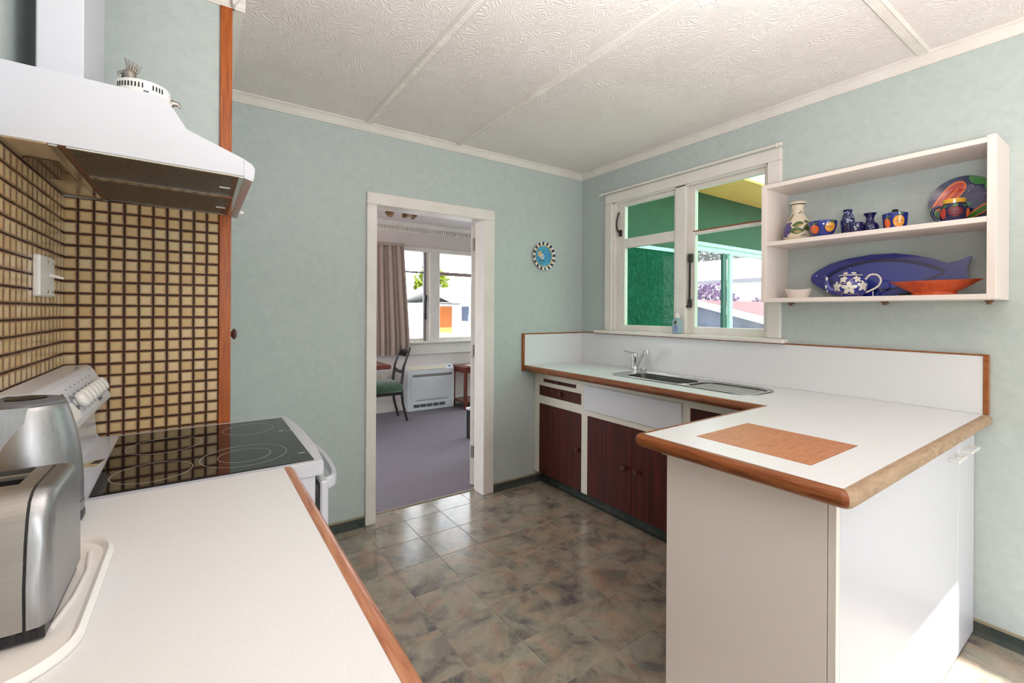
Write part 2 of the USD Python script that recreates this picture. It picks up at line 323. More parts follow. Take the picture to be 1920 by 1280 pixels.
# floor: a jointing layer with every tile laid on it
fl = thing('floor', loc=(0, 0, 0), kind='structure')
part(fl, 'underlay', bx(-.45, -2.5, -.05, 2.76, 2.93, -.0022), vinyl_joint)
PX, PY, GX, GY = .2475, .2525, .83 - .2475 * 3, 2.734
nt = 0
for i in range(0, 11):
    for j in range(-1, 21):
        x0, x1 = GX + i * PX, GX + (i + 1) * PX; y1 = GY - (j) * PY + (.2 if j < 0 else 0); y1 = GY + .196 if j < 0 else GY - j * PY; y0 = GY if j < 0 else y1 - PY
        x1 = min(x1, XR); y0 = max(y0, YR)
        if x1 - x0 < .02 or y1 - y0 < .02: continue
        if j < 0 and (x1 < .9 or x0 > 1.70): y1 = YB
        if j < 0: x0c, x1c = x0, x1
        e = .0014
        part(fl, 'vinyl_tile', bx(x0 + e, y0 + e, -.002, x1 - e, y1 - e, random.uniform(-.0002, .0002), .0012), vinyl)
one('floor_001', bx(-.6, 2.93, -.06, 4.3, 5.9, .003), carpet, kind='structure')
one('trim_1', bx(.9, 2.922, -.003, 1.70, 2.936, .006, .002), cove_cap, kind='structure')


def wall(name, b, holes=(), mat=wallpaper):
    w = mcube(*b)
    for h in holes: w = w - mcube(*h)
    return one(name, w, mat, kind='structure')


wb = wall('wall_back', (XL - .1, YB, -.05, XR + .1, YB + .11, ZC + .1), [(.892, YB - .1, -.1, 1.713, YB + .3, 1.999)])
wall('wall_right', (XR, YR - .1, -.3, XR + .1, YB, ZC + .1), [(XR - .1, 1.26, 1.155, XR + .3, 2.50, 2.20)])
wl = wall('wall_left', (XL - .1, YR - .1, -.05, XL, YB, ZC + .1))
wall('wall_rear', (XL, YR - .1, -.3, XR, YR, ZC + .1), [(1.12, YR - .3, -.02, 2.46, YR + .1, 2.07)])
cf = wall('wall_cupboard_front', (XL, 1.963, 0, .064, 2.02, ZC))
wall('wall_cupboard_side', (.078, 1.99, 0, .098, YB, ZC))
one('trim_2', bx(.0622, 1.953, 0, .0995, 1.992, ZC - .045, .002), strip_wood, kind='structure', label='varnished timber strip closing the end of the tiled cupboard wall')
one('ceiling', bx(XL - .1, YR - .1, ZC, XR + .1, YB + .05, ZC + .12), ceil_mat, kind='structure')


def batten(name, x0, y0, x1, y1, along):
    w, prof = .05, None
    a, L = (y0, y1 - y0) if along == 'y' else (x0, x1 - x0)
    ms = []
    p = Polygon([(-.027, 0), (-.022, -.005), (-.017, -.008), (-.013, -.006), (.013, -.006), (.017, -.008), (.022, -.005), (.027, 0)])
    c = (x0 + x1) / 2 if along == 'y' else (y0 + y1) / 2
    fr = ((c, a, ZC), (1, 0, 0), (0, 0, 1), (0, 1, 0)) if along == 'y' else ((a, c, ZC), (0, 1, 0), (0, 0, 1), (1, 0, 0))
    ms.append(poly_ext(p, L, fr))
    for k in range(int(L / .012)):
        q = a + .004 + k * .012
        ms.append(bx(c - .012, q, ZC - .0082, c + .012, q + .006, ZC - .005) if along == 'y' else bx(q, c - .012, ZC - .0082, q + .006, c + .012, ZC - .005))
    one(name, ms, white_paint, kind='structure')


batten('trim_3', .824, .62, .876, YB - .03, 'y'); batten('trim_4', 1.44, .62, 1.492, YB - .03, 'y')
batten('trim_5', XL + .03, .592, XR - .03, .644, 'x'); batten('trim_6', .824, YR, .876, .60, 'y'); batten('trim_7', 1.44, YR, 1.492, .60, 'y')

COR = Polygon([(0, 0), (.042, 0), (.042, -.006), (.036, -.009), (.030, -.012), (.020, -.024), (.012, -.036), (.008, -.040), (.008, -.046), (0, -.046)])


def cornice(name, p, d, L, out, mat=white_paint, zc=ZC, sc=1.):
    m = poly_ext(affinity.scale(COR, sc, sc, origin=(0, 0)), L, ((p[0], p[1], zc), out, (0, 0, 1), d))
    one(name, m, mat, kind='structure')


cornice('trim_8', (.098, YB), (1, 0, 0), XR - .098, (0, -1, 0)); cornice('trim_9', (XR, YR), (0, 1, 0), YB - YR, (-1, 0, 0))
cornice('trim_10', (XL, 1.963), (1, 0, 0), .098 - XL + .042, (0, -1, 0)); cornice('trim_11', (.098, 1.963 - .042), (0, 1, 0), YB - 1.963 + .042, (1, 0, 0)); cornice('trim_12', (XL, YR), (0, 1, 0), 1.963 - YR, (1, 0, 0))


def cove(name, p, d, L, out):
    m1 = poly_ext(Polygon([(0, 0), (.022, 0), (.012, .004), (.006, .012), (.004, .024), (.004, .052), (0, .052)]), L, ((p[0], p[1], 0), out, (0, 0, 1), d))
    m2 = poly_ext(Polygon([(0, .051), (.007, .051), (.007, .059), (0, .062)]), L, ((p[0], p[1], 0), out, (0, 0, 1), d))
    t = thing(name, kind='structure'); part(t, 'cove', m1, vinyl_cove, 40); part(t, 'cap', m2, cove_cap)


cove('baseboard_back', (.098, YB), (1, 0, 0), .85 - .098, (0, -1, 0)); cove('baseboard_back', (1.783, YB), (1, 0, 0), 2.25 - 1.783, (0, -1, 0)); cove('baseboard_right', (XR, YR), (0, 1, 0), .462 - YR, (-1, 0, 0))
cove('baseboard_cupboard', (.098, 1.99), (0, 1, 0), YB - 1.99, (1, 0, 0))

# ---------------------------------------------------------------- wall tiles
PT = .0377


def tile_mesh():
    a, b, h = .0176, .0156, .0050
    V = [(s * a, t * a, 0) for s, t in ((-1, -1), (1, -1), (1, 1), (-1, 1))] + [(s * a, t * a, h * .55) for s, t in ((-1, -1), (1, -1), (1, 1), (-1, 1))] + [(s * b, t * b, h) for s, t in ((-1, -1), (1, -1), (1, 1), (-1, 1))] + [(0, 0, h * 1.03)]
    F = []
    for o in (0, 4):
        for k in range(4):
            k2 = (k + 1) % 4; F += [[o + k, o + k2, o + 4 + k2], [o + k, o + 4 + k2, o + 4 + k]]
    F += [[8 + k, 8 + (k + 1) % 4, 12] for k in range(4)]
    return trimesh.Trimesh(V, F, process=False)


TM = tile_mesh()


def tile(parent, o, U, V, W, su=1.):
    path = numbered(str(parent.GetPath()) + '/tile')
    m = usdkit.mesh(stage, path, TM, glaze)
    j = lambda s: random.uniform(-s, s)
    W = np.array(W) + j(.018) * np.array(U) + j(.018) * np.array(V); W = W / np.linalg.norm(W)
    Vv = np.array(V) + j(.012) * np.array(U); Vv = Vv - W * (Vv @ W); Vv /= np.linalg.norm(Vv); Uu = np.cross(Vv, W) * su
    o = np.array(o) + j(.0005) * np.array(U) + j(.0005) * np.array(V)
    m.AddTransformOp().Set(Gf.Matrix4d(*Uu, 0, *Vv, 0, *W, 0, *o, 1))


ZT0 = 1.6340 + PT
tw = thing('wall_tiling_front', kind='structure', loc=(0, 0, 0))
part(tw, 'grout', bx(XL, 1.9605, .80, .0622, 1.9628, 1.672), grout)
for i in range(11):
    for k in range(21):
        tile(tw, (XL + .0375 * (i + .5), 1.9605, ZT0 - PT * (k + .5)), (1, 0, 0), (0, 0, 1), (0, -1, 0))
tl = thing('wall_tiling_left', kind='structure', loc=(0, 0, 0))
part(tl, 'grout', bx(XL + .0002, .2, .80, XL + .0025, 1.9605, 1.69), grout)
for i in range(14):
    for k in range(21):
        tile(tl, (XL + .0025, 1.950 - .0408 * (i + .5), ZT0 - PT * (k + .5)), (0, 1, 0), (0, 0, 1), (1, 0, 0), 1.07)
rest = []
for i in range(14, 42):
    for k in range(21):
        t = TM.copy(); v = t.vertices.copy(); t.vertices = np.c_[XL + .0025 + v[:, 2], 1.950 - .0408 * (i + .5) + v[:, 0] * 1.07, ZT0 - PT * (k + .5) + v[:, 1]]; rest.append(t)
part(tl, 'tile_field', rest, plain('glaze_plain', C(216, 184, 132), .16), kind='stuff')

# ---------------------------------------------------------------- doorway to the living room
dk = thing('door_1', kind='structure', loc=(1.3, YB, 0))
part(dk, 'casing', bx(.851, YB - .02, 0, .914, YB, 1.980, .004), white_paint); part(dk, 'casing', bx(1.692, YB - .02, 0, 1.780, YB, 1.980, .004), white_paint)
part(dk, 'casing', bx(.851, YB - .02, 1.9805, 1.780, YB, 2.056, .004), white_paint)
part(dk, 'jamb', bx(.890, YB - .004, 0, .912, YB + .118, 1.985), white_paint); part(dk, 'jamb', bx(1.694, YB - .004, 0, 1.715, YB + .118, 1.985), white_paint); part(dk, 'jamb', bx(.890, YB - .004, 1.980, 1.715, YB + .118, 2.0), white_paint)
leafm = bx(0, 0, .012, .762, .034, 1.972, .002)
leafm.apply_transform(trimesh.transformations.rotation_matrix(math.radians(52), [0, 0, 1])); leafm.apply_translation((1.726, 2.985, 0))
part(dk, 'door_leaf', leafm, white_paint)
for z in (.22, .98, 1.78):
    h = part(dk, 'hinge', [cyl((1.716, 2.962, z), (1.716, 2.962, z + .09), .006, 10), bx(1.700, 2.975, z, 1.722, 2.998, z + .09)], chrome_trim)

# ---------------------------------------------------------------- kitchen window
w1 = thing('window_1', kind='structure', loc=(XR, 1.9, 1.18))
part(w1, 'casing', bx(2.638, 2.464, 1.18, 2.664, 2.535, 2.1685, .004), white_paint); part(w1, 'casing', bx(2.638, 1.219, 1.18, 2.664, 1.292, 2.1685, .004), white_paint); part(w1, 'casing', bx(2.638, 1.219, 2.169, 2.664, 2.535, 2.240, .004), white_paint)
part(w1, 'stop', bx(2.655, 2.445, 1.18, 2.72, 2.470, 2.185, .003), white_paint); part(w1, 'stop', bx(2.655, 1.286, 1.18, 2.76, 1.306, 2.185, .003), white_paint); part(w1, 'stop', bx(2.655, 1.29, 2.160, 2.76, 2.468, 2.20, .003), white_paint)
part(w1, 'mullion', bx(2.655, 1.822, 1.18, 2.76, 1.906, 2.175, .004), white_paint)
# fixed left light: fanlight sash over a fixed pane
for y0, y1, z0, z1 in ((2.371, 2.447, 1.18, 2.175), (1.90, 1.934, 1.18, 2.175)): part(w1, 'sash_stile', bx(2.685, y0, z0, 2.722, y1, z1, .003), white_paint)
for z0, z1 in ((2.133, 2.175), (1.812, 1.884), (1.165, 1.226)): part(w1, 'sash_rail', bx(2.687, 1.92, z0, 2.722, 2.42, z1, .003), white_paint)
for y0, y1, z0, z1 in ((1.934, 2.371, 1.884, 2.133), (1.934, 2.371, 1.226, 1.812)): part(w1, 'pane', bx(2.704, y0, z0, 2.708, y1, z1), pane_kitchen)
# right casement
for y0, y1 in ((1.775, 1.826), (1.298, 1.332)): part(w1, 'sash_stile', bx(2.688, y0, 1.18, 2.724, y1, 2.178, .003), white_paint)
for z0, z1 in ((2.132, 2.178), (1.836, 1.856), (1.172, 1.228)): part(w1, 'sash_rail', bx(2.690, 1.31, z0, 2.724, 1.80, z1, .003), white_paint)
part(w1, 'glazing_bead', bx(2.686, 1.332, 1.856, 2.70, 1.79, 1.862), trim_wood)
for z0, z1 in ((1.856, 2.132), (1.228, 1.836)): part(w1, 'pane', bx(2.704, 1.332, z0, 2.708, 1.775, z1), pane_kitchen)
part(w1, 'sill', bx(2.598, 1.185, 1.157, 2.72, 2.615, 1.180, .005), white_paint)
iron = plain('iron', C(54, 52, 50), .4, .6)
ct = part(w1, 'fanlight_catch', [tube(curve([(2.674, 2.405, 1.925), (2.664, 2.428, 1.96), (2.662, 2.432, 2.02), (2.668, 2.418, 2.08), (2.670, 2.412, 2.088)], 20), .006, 8), bx(2.668, 2.395, 1.905, 2.686, 2.42, 1.955, .003)], iron, 40)
part(w1, 'casement_stay', [cyl((2.668, 1.800, 1.38), (2.668, 1.798, 1.69), .0065, 8), bx(2.664, 1.785, 1.655, 2.688, 1.812, 1.71, .003), bx(2.664, 1.792, 1.355, 2.686, 1.812, 1.41, .003), cyl((2.662, 1.822, 1.362), (2.69, 1.822, 1.362), .006, 8)], iron, 40)
cr = thing('curtain_rod', 'thin white curtain rod with acorn ends fixed over the kitchen window', 'curtain rod', (2.62, 1.9, 2.25))
part(cr, 'rod', cyl((2.618, 1.235, 2.247), (2.618, 2.545, 2.247), .0085, 12), white_paint, 40)
for y, s in ((1.235, -1), (2.545, 1)):
    part(cr, 'finial', lathe([(0, 0), (.012, 0), (.012, .008), (.009, .010), (.012, .018), (.010, .03), (0, .036)], (2.618, y, 2.247), 16, (0, s, 0)), white_paint, 40); part(cr, 'bracket', cyl((2.62, y - s * .02, 2.247), (2.639, y - s * .02, 2.247), .005, 8), white_paint)

# ---------------------------------------------------------------- garden door behind the camera
gd = thing('door_2', kind='structure', loc=(1.2, YR, 0))
for x in (1.12, 1.75, 2.40): part(gd, 'stile', bx(x, YR - .07, 0, x + .06, YR - .03, 2.05, .003), white_paint)
part(gd, 'rail', bx(1.12, YR - .07, 1.99, 2.46, YR - .03, 2.07), white_paint); part(gd, 'rail', bx(1.12, YR - .07, -.02, 2.46, YR - .03, .05), white_paint)
for x0, x1 in ((1.18, 1.75), (1.81, 2.40)): part(gd, 'pane', bx(x0, YR - .052, .05, x1, YR - .048, 1.99), pane)

# ================================================================ THE L-SHAPED BENCH
TOPZ = .912


def nosing(path, mat, parent, name, zt=TOPZ, r=.021, proj=.027, label=None):
    """half-round edge along [(x, y, normal angle in degrees, scale)]"""
    th = np.linspace(-90, 90, 13); prof = [(0, -2 * r)] + [(proj * .35 + (proj * .65) * math.cos(math.radians(t)), -r + r * math.sin(math.radians(t))) for t in th] + [(0, 0)]
    n = len(prof); V = []
    for x, y, a, s in path:
        d = (math.cos(math.radians(a)) * s, math.sin(math.radians(a)) * s); V += [(x + d[0] * u, y + d[1] * u, zt + .0005 + w) for u, w in prof]
    F = []
    for i in range(len(path) - 1):
        for k in range(n):
            a, b = i * n + k, i * n + (k + 1) % n; F += [[a, b, b + n], [a, b + n, a + n]]
    for o, fl in ((0, 1), ((len(path) - 1) * n, -1)):
        F += [[o, o + k, o + k + 1][::fl] for k in range(1, n - 1)]
    m = trimesh.Trimesh(V, F, process=False); m.fix_normals()
    return part(parent, name, m, mat, 50, label=label)


bench = thing('sink_bench', 'L-shaped cream worktop with rounded timber edge holding the steel sink', 'worktop', (2.0, 1.0, .87))
top = Polygon([(2.071, 2.801), (2.071, 1.005), (1.238, 1.005), (1.238, .430), (2.645, .430), (2.645, 2.801)])
sink_hole = rrect(2.235, 1.175, 2.512, 2.094, .085)
board_hole = Polygon([(1.357, .547), (1.682, .547), (1.682, .889), (1.360, .889)])
part(bench, 'laminate_top', poly_ext(top.difference(sink_hole).difference(board_hole.buffer(.0015)), .03, z=TOPZ - .03), laminate)
part(bench, 'core', poly_ext(top.buffer(-.004).difference(sink_hole.buffer(.03)), .012, z=TOPZ - .042), cream_paint)
nosing([(2.071, 2.801, 180, 1), (2.071, 1.005, 135, 1.414), (1.238, 1.005, 90, 1)] + [(1.238, 1.005, a, 1) for a in (105, 120, 135, 150, 165, 180)] + [(1.238, .430, 180, 1)] + [(1.238, .430, a, 1) for a in (192, 204, 216, 225)], nose_wood_y, bench, 'edge_nosing')
nosing([(1.238, .430, a, 1) for a in (225, 237, 249, 260, 270)] + [(1.84, .430, 270, 1)], nose_wood_x, bench, 'edge_nosing', label='sun-bleached timber nosing on the near edge')
nosing([(1.843, .430, 270, 1), (2.64, .430, 270, 1)], nose_wood_x, bench, 'edge_nosing', label='sun-bleached timber nosing beyond the joint')
up = thing('bench_upstand', 'short cream upstand with timber capping on the door wall beside the sink bench', 'splashback', (2.35, 2.81, .87)); up2 = thing('bench_upstand', 'long cream upstand with timber capping under the window and wall shelf', 'splashback', (2.65, 1.6, .912))
part(up, 'upstand_panel', bx(2.058, 2.803, .87, 2.6595, 2.8155, 1.147), laminate); part(up2, 'upstand_panel', bx(2.6455, .432, .9125, 2.6595, 2.802, 1.150), laminate)
part(up, 'capping', bx(2.037, 2.799, 1.147, 2.648, 2.816, 1.156, .002), trim_wood); part(up2, 'capping', bx(2.642, .414, 1.150, 2.6595, 2.798, 1.1565, .002), trim_wood)
part(up, 'capping', bx(2.037, 2.799, .868, 2.058, 2.816, 1.147, .002), trim_wood); part(up2, 'capping', bx(2.642, .414, .9125, 2.6595, .432, 1.150, .002), trim_wood)
one('inset_board', poly_ext(board_hole, .0285, z=TOPZ - .028), board_wood, 'brown timber chopping board let flush into the peninsula worktop', 'chopping board')

# sink
sk = thing('sink', 'stainless steel inset sink with bowl and ribbed drainer below the window', 'sink', (2.37, 1.6, TOPZ))
so = rrect(2.222, 1.163, 2.525, 2.106, .09); bowl = rrect(2.262, 1.565, 2.455, 1.99, .06); drain = rrect(2.255, 1.19, 2.490, 1.548, .07)
part(sk, 'rim', [poly_ext(so.difference(bowl).difference(drain.buffer(.004)), .0035, z=TOPZ - .0005), poly_ext(so.difference(so.buffer(-.006)), .005, z=TOPZ), poly_ext(bowl.buffer(.008).difference(bowl), .0048, z=TOPZ)], sink_steel, 40)
part(sk, 'bowl', [poly_ext(bowl.buffer(.0015).difference(bowl), .15, z=TOPZ - .148), poly_ext(bowl, .002, z=TOPZ - .15)], sink_steel, 40)
part(sk, 'drainer', [poly_ext(drain, .002, z=TOPZ - .006)] + [bx(2.275, 1.23 + .028 * k, TOPZ - .0045, 2.47, 1.238 + .028 * k, TOPZ - .0025, .0008) for k in range(11)], sink_steel)
part(sk, 'waste', lathe([(0, 0), (.03, 0), (.034, .003), (.036, .001)], (2.36, 1.78, TOPZ - .148), 24), chrome, 40)
tp = thing('mixer_tap', 'chrome mixer tap with raised lever and angled spout beside the sink', 'tap', (2.565, 2.165, TOPZ))
tx, ty = 2.565, 2.168
part(tp, 'body', lathe([(0, 0), (.030, 0), (.030, .006), (.024, .012), (.022, .03), (.021, .06), (.024, .085), (.026, .105), (.022, .116), (0, .119)], (tx, ty, TOPZ), 28), chrome, 40)
part(tp, 'lever', hullchain([(tx, ty, TOPZ + .112), (tx - .004, ty + .04, TOPZ + .120), (tx - .006, ty + .088, TOPZ + .128)], [.013, .008, .006], 12), chrome, 40)
part(tp, 'spout', tube(curve([(tx, ty - .015, TOPZ + .028), (tx - .02, ty - .065, TOPZ + .085), (tx - .035, ty - .11, TOPZ + .132), (tx - .042, ty - .134, TOPZ + .145)], 16), [.013] * 12 + [.0125] * 4, 14), chrome, 40)
part(tp, 'outlet', cyl((tx - .043, ty - .138, TOPZ + .125), (tx - .043, ty - .138, TOPZ + .156), .014, 16), chrome, 40)
pg = thing('sink_plug', 'small metal sink plug standing beside the mixer tap', 'plug', (2.60, 2.11, TOPZ))
part(pg, 'stopper', lathe([(0, 0), (.024, 0), (.026, .006), (.022, .012), (0, .013)], (2.585, 2.105, TOPZ), 20), chrome_trim, 40); part(pg, 'stem', cyl((2.585, 2.105, TOPZ + .012), (2.585, 2.105, TOPZ + .027), .006, 10), chrome_trim, 40)

# ---------------------------------------------------------------- sink cupboards
CX = 2.165


def knob(parent, at, r, n, mat=knob_wood, name='knob'):
    return part(parent, name, lathe([(0, 0), (r * .5, 0), (r * .42, r * .5), (r * .6, r * .8), (r, r * 1.1), (r * 1.02, r * 1.35), (r * .8, r * 1.7), (0, r * 1.8)], at, 22, n), mat, 40)


sc = thing('sink_cupboard', 'white painted cupboard with dark mahogany doors and drawers under the sink', 'cupboard', (2.4, 1.9, 0))
fr = mcube(CX, 1.06, .088, CX + .02, 2.812, .869)
for h in ((2.341, .790, 2.704, .815), (2.290, .684, 2.752, .760), (2.287, .05, 2.752, .623), (1.40, .05, 2.229, .623), (1.06, .61, 1.452, .813), (1.08, .05, 1.36, .60)):
    fr = fr - mcube(CX - .1, h[0], h[1], CX + .1, h[2], h[3])
part(sc, 'face_frame', fr, cream_paint)
part(sc, 'carcass', [bx(CX + .02, 1.06, .088, CX + .03, 2.812, .79), bx(CX + .02, 2.80, .088, 2.64, 2.812, .869), bx(CX + .02, 1.06, .088, 2.64, 2.81, .10), bx(CX + .012, 1.07, .10, CX + .022, 2.81, .82)], dark_gap)
d = part(sc, 'cutting_board_slide', bx(CX - .001, 2.344, .792, CX + .02, 2.701, .813, .001), mahogany); knob(d, (CX - .001, 2.52, .802), .009, (-1, 0, 0))
d = part(sc, 'drawer', bx(CX - .002, 2.292, .686, CX + .02, 2.750, .758, .0015), mahogany); knob(d, (CX - .002, 2.495, .728), .017, (-1, 0, 0))
d = part(sc, 'door', bx(CX - .002, 2.289, .092, CX + .018, 2.750, .621, .0015), mahogany); knob(d, (CX - .002, 2.316, .372), .017, (-1, 0, 0))
d = part(sc, 'door', bx(CX - .002, 1.847, .092, CX + .018, 2.227, .621, .0015), mahogany); knob(d, (CX - .002, 1.896, .368), .017, (-1, 0, 0))
d = part(sc, 'door', bx(CX - .002, 1.402, .092, CX + .018, 1.8445, .621, .0015), mahogany); knob(d, (CX - .002, 1.800, .368), .017, (-1, 0, 0))
part(sc, 'drawer', bx(CX - .002, 1.062, .612, CX + .018, 1.450, .811, .0015), mahogany)
part(sc, 'false_front', bx(CX - .010, 1.499, .660, CX - .0005, 2.250, .827, .002), panel_grey, label='pale grey-white fixed panel in front of the sink bowl')
part(sc, 'toe_kick', poly_ext(Polygon([(0, 0), (-.03, 0), (-.012, .006), (-.004, .02), (0, .05), (0, .088), (.01, .088), (.01, 0)]), 1.756, ((2.248, 1.06, 0), (1, 0, 0), (0, 0, 1), (0, 1, 0))), vinyl_cove, 40)

# ---------------------------------------------------------------- peninsula cupboard
pc = thing('peninsula_cupboard', 'white laminate cupboard under the peninsula with two pull handles', 'cupboard', (1.9, .7, 0))
part(pc, 'end_panel', bx(1.280, .478, .0, 1.300, .944, .869, .001), panel_cream); part(pc, 'end_strip', bx(1.280, .458, .0, 1.300, .4765, .869, .001), panel_cream)
part(pc, 'back_panel', bx(1.300, .926, .0, 2.16, .944, .869), melamine); part(pc, 'carcass', bx(1.301, .479, .0, 2.655, .925, .868), dark_gap)
for x0, x1, hx in ((1.301, 2.402, (2.262, 2.372)), (2.4055, 2.656, (2.45, 2.575))):
    d = part(pc, 'door', bx(x0, .458, .006, x1, .4775, .866, .0012), melamine)
    part(d, 'handle', [bx(hx[0], .426, .781, hx[1], .434, .793, .003), bx(hx[0], .430, .781, hx[0] + .008, .459, .793, .002), bx(hx[1] - .008, .430, .781, hx[1], .459, .793, .002)], white_plastic)
part(pc, 'plinth', bx(1.302, .462, 0, 2.655, .48, .006), vinyl_cove)
part(pc, 'bearer', bx(1.254, .47, .858, 1.30, .944, .868), white_paint)

# ---------------------------------------------------------------- near bench on the left
nb = thing('stove_bench', 'plain cream worktop with rounded timber edge running up to the stove', 'worktop', (0, 0, .87))
part(nb, 'laminate_top', bx(XL + .003, -1.3, TOPZ - .03, .186, 1.306, TOPZ), laminate); part(nb, 'core', bx(XL + .003, -1.3, TOPZ - .042, .182, 1.305, TOPZ - .03), cream_paint)
nosing([(.186, -1.3, 0, 1), (.186, 1.306, 0, 1)], left_nose_wood, nb, 'edge_nosing')
lc = thing('stove_bench_cupboard', 'white cupboard base under the stove bench', 'cupboard', (0, 0, 0))
part(lc, 'carcass', bx(XL + .003, -1.3, .09, .13, 1.303, TOPZ - .043), melamine); part(lc, 'toe_kick', bx(XL + .003, -1.3, 0, .07, 1.303, .09), vinyl_cove)
for k in range(5): d = part(lc, 'door', bx(.131, -1.29 + k * .518, .10, .149, -1.29 + k * .518 + .512, .86, .002), melamine)

# ================================================================ STOVE
SZ = .912
st = thing('stove', 'white freestanding electric stove with black ceramic glass hob', 'stove', (0, 1.64, 0))
hx = np.linspace(1.310, 1.945, 21); bow = [(.284 + .016 * (1 - ((y - 1.627) / .318) ** 2), y) for y in hx]
hobp = Polygon([(-.345, 1.310)] + bow + [(-.345, 1.945)])
glassp = Polygon([(-.192, 1.328), (.263, 1.328), (.263, 1.911), (-.205, 1.911)])
part(st, 'hob_surround', [poly_ext(hobp.buffer(-.003).difference(glassp.buffer(-.003)), .003, z=SZ - .003), poly_ext(hobp, .034, z=SZ - .037)], white_enamel)
gl = part(st, 'glass_hob', poly_ext(glassp, .0035, z=SZ - .0005), ceran)
for cx, cy, r in ((-.091, 1.444, .083), (-.079, 1.709, .091), (.110, 1.470, .105), (.110, 1.470, .065), (.144, 1.785, .076)):
    part(gl, 'burner_ring', poly_ext(Point(cx, cy).buffer(r, quad_segs=24).difference(Point(cx, cy).buffer(r - .0014, quad_segs=24)), .0003, z=SZ + .003), print_white)
part(gl, 'symbol', [poly_ext(ell(.232, 1.70, .008, .005), .0003, z=SZ + .003), poly_ext(LineString([(.245, 1.69), (.262, 1.69), (.262, 1.705)]).buffer(.0012), .0003, z=SZ + .003), poly_ext(LineString([(.238, 1.405), (.252, 1.405)]).buffer(.003), .0003, z=SZ + .003)], print_white)
part(st, 'body', bx(-.345, 1.314, .06, .264, 1.943, SZ - .038), white_enamel); part(st, 'plinth', bx(-.33, 1.35, 0, .24, 1.93, .06), black_plastic)
part(st, 'door_seal', bx(.264, 1.322, .15, .277, 1.935, .846), black_plastic)
dr = part(st, 'oven_door', bx(.277, 1.312, .16, .298, 1.944, .854, .004), white_enamel); part(dr, 'window', bx(.298, 1.42, .30, .2995, 1.86, .66), ceran)
hp_ = curve([(.295, 1.385, .822), (.331, 1.405, .822), (.347, 1.48, .822), (.353, 1.63, .822), (.347, 1.77, .822), (.331, 1.845, .822), (.295, 1.865, .822)], 40)
tt = np.gradient(hp_, axis=0); nn = np.c_[tt[:, 1], -tt[:, 0], 0 * tt[:, 0]]; nn /= np.linalg.norm(nn, axis=1)[:, None]
V, F = [], []
for p, n in zip(hp_, nn): V += [p + n * .005 + (0, 0, .017), p + n * .008 + (0, 0, .010), p + n * .008 - (0, 0, .010), p + n * .005 - (0, 0, .017), p - n * .006 - (0, 0, .015), p - n * .006 + (0, 0, .015)]
for i in range(len(hp_) - 1):
    for k in range(6): a, b = i * 6 + k, i * 6 + (k + 1) % 6; F += [[a, b, b + 6], [a, b + 6, a + 6]]
m = trimesh.Trimesh(V, F, process=False); m.fix_normals()
part(dr, 'handle', m, white_enamel, 60)
part(st, 'storage_drawer', bx(.266, 1.316, .065, .296, 1.94, .152, .004), white_enamel)
# raised control panel
bp = Polygon([(-.345, SZ), (-.345, 1.138), (-.336, 1.147), (-.285, 1.147), (-.276, 1.142), (-.2285, 1.048), (-.229, 1.040), (-.268, 1.018), (-.262, .93), (-.254, .914), (-.240, SZ)])
cp = part(st, 'control_panel', poly_ext(bp, .600, ((0, 1.330, 0), (1, 0, 0), (0, 0, 1), (0, 1, 0))), white_enamel, 35)
S0, SD, SN = np.array([-.276, 0, 1.142]), np.array([.0475, 0, -.094]) / math.hypot(.0475, .094), np.array([.094, 0, .0475]) / math.hypot(.0475, .094)
slant = lambda y, d, h=0: S0 + SD * d + SN * h + np.array([0, y, 0])
part(cp, 'fascia', poly_ext(Polygon([(1.352, .006), (1.925, .006), (1.925, .098), (1.352, .098)]), .0012, (S0 + SN * .0002, (0, 1, 0), SD, SN)), plain('fascia_grey', C(214, 217, 226), .35))
skirt_grey = plain('skirt_grey', C(150, 153, 160), .4)
for k in range(7):
    y = 1.522 + .048 * k; p = slant(y, .058, .001)
    kn = part(st, 'control_knob', lathe([(0, .003), (.010, .003), (.0105, .009), (.0175, .011), (.0205, .015), (.0210, .020), (.0185, .0255), (.011, .0285), (0, .0292)], p, 26, SN), white_plastic, 60)
    part(kn, 'skirt', lathe([(0, 0), (.0205, 0), (.0205, .0025), (.0178, .0035), (0, .0035)], p, 26, SN), skirt_grey, 40)
    part(cp, 'mark', poly_ext(rrect(-.0022, -.0022, .0022, .0022, .001), .0004, (slant(y + .012, .022, .0014), (0, 1, 0), SD, SN)), print_dark)
    part(cp, 'mark', poly_ext(rrect(-.0012, -.004, .0012, .004, .001), .0004, (slant(y, .086, .0014), (0, 1, 0), SD, SN)), print_dark)
part(st, 'clock', poly_ext(rrect(-.05, -.017, .05, .017, .004), .004, (slant(1.430, .042, .0), (0, 1, 0), SD, SN)), plain('clock_glass', C(70, 68, 58), .12))
part(st, 'timer_dome', poly_ext(rrect(-.045, -.02, .045, .02, .018), .012, (slant(1.425, .070, .0), (0, 1, 0), SD, SN)), white_plastic, 40)
for k in range(3): part(st, 'button', poly_ext(rrect(-.005, -.006, .005, .006, .002), .006, (slant(1.482 + .012 * k, .082, .0), (0, 1, 0), SD, SN)), white_plastic)
tm = meshkit.text_mesh('Simpson', .010, .0004); p0 = slant(1.745, .096, .0014); v = tm.vertices
tm.vertices = p0 + v[:, :1] * np.array([0, 1., 0]) - v[:, 1:2] * SD + v[:, 2:] * SN
part(cp, 'lettering', tm, print_dark)
part(st, 'corner_sticker', poly_ext(Polygon([(-.262, 1.60), (-.215, 1.585), (-.204, 1.655), (-.23, 1.65)]), .0004, z=SZ + .0002), plain('sticker_gold', C(196, 176, 130), .35), label='worn gold and black sticker')
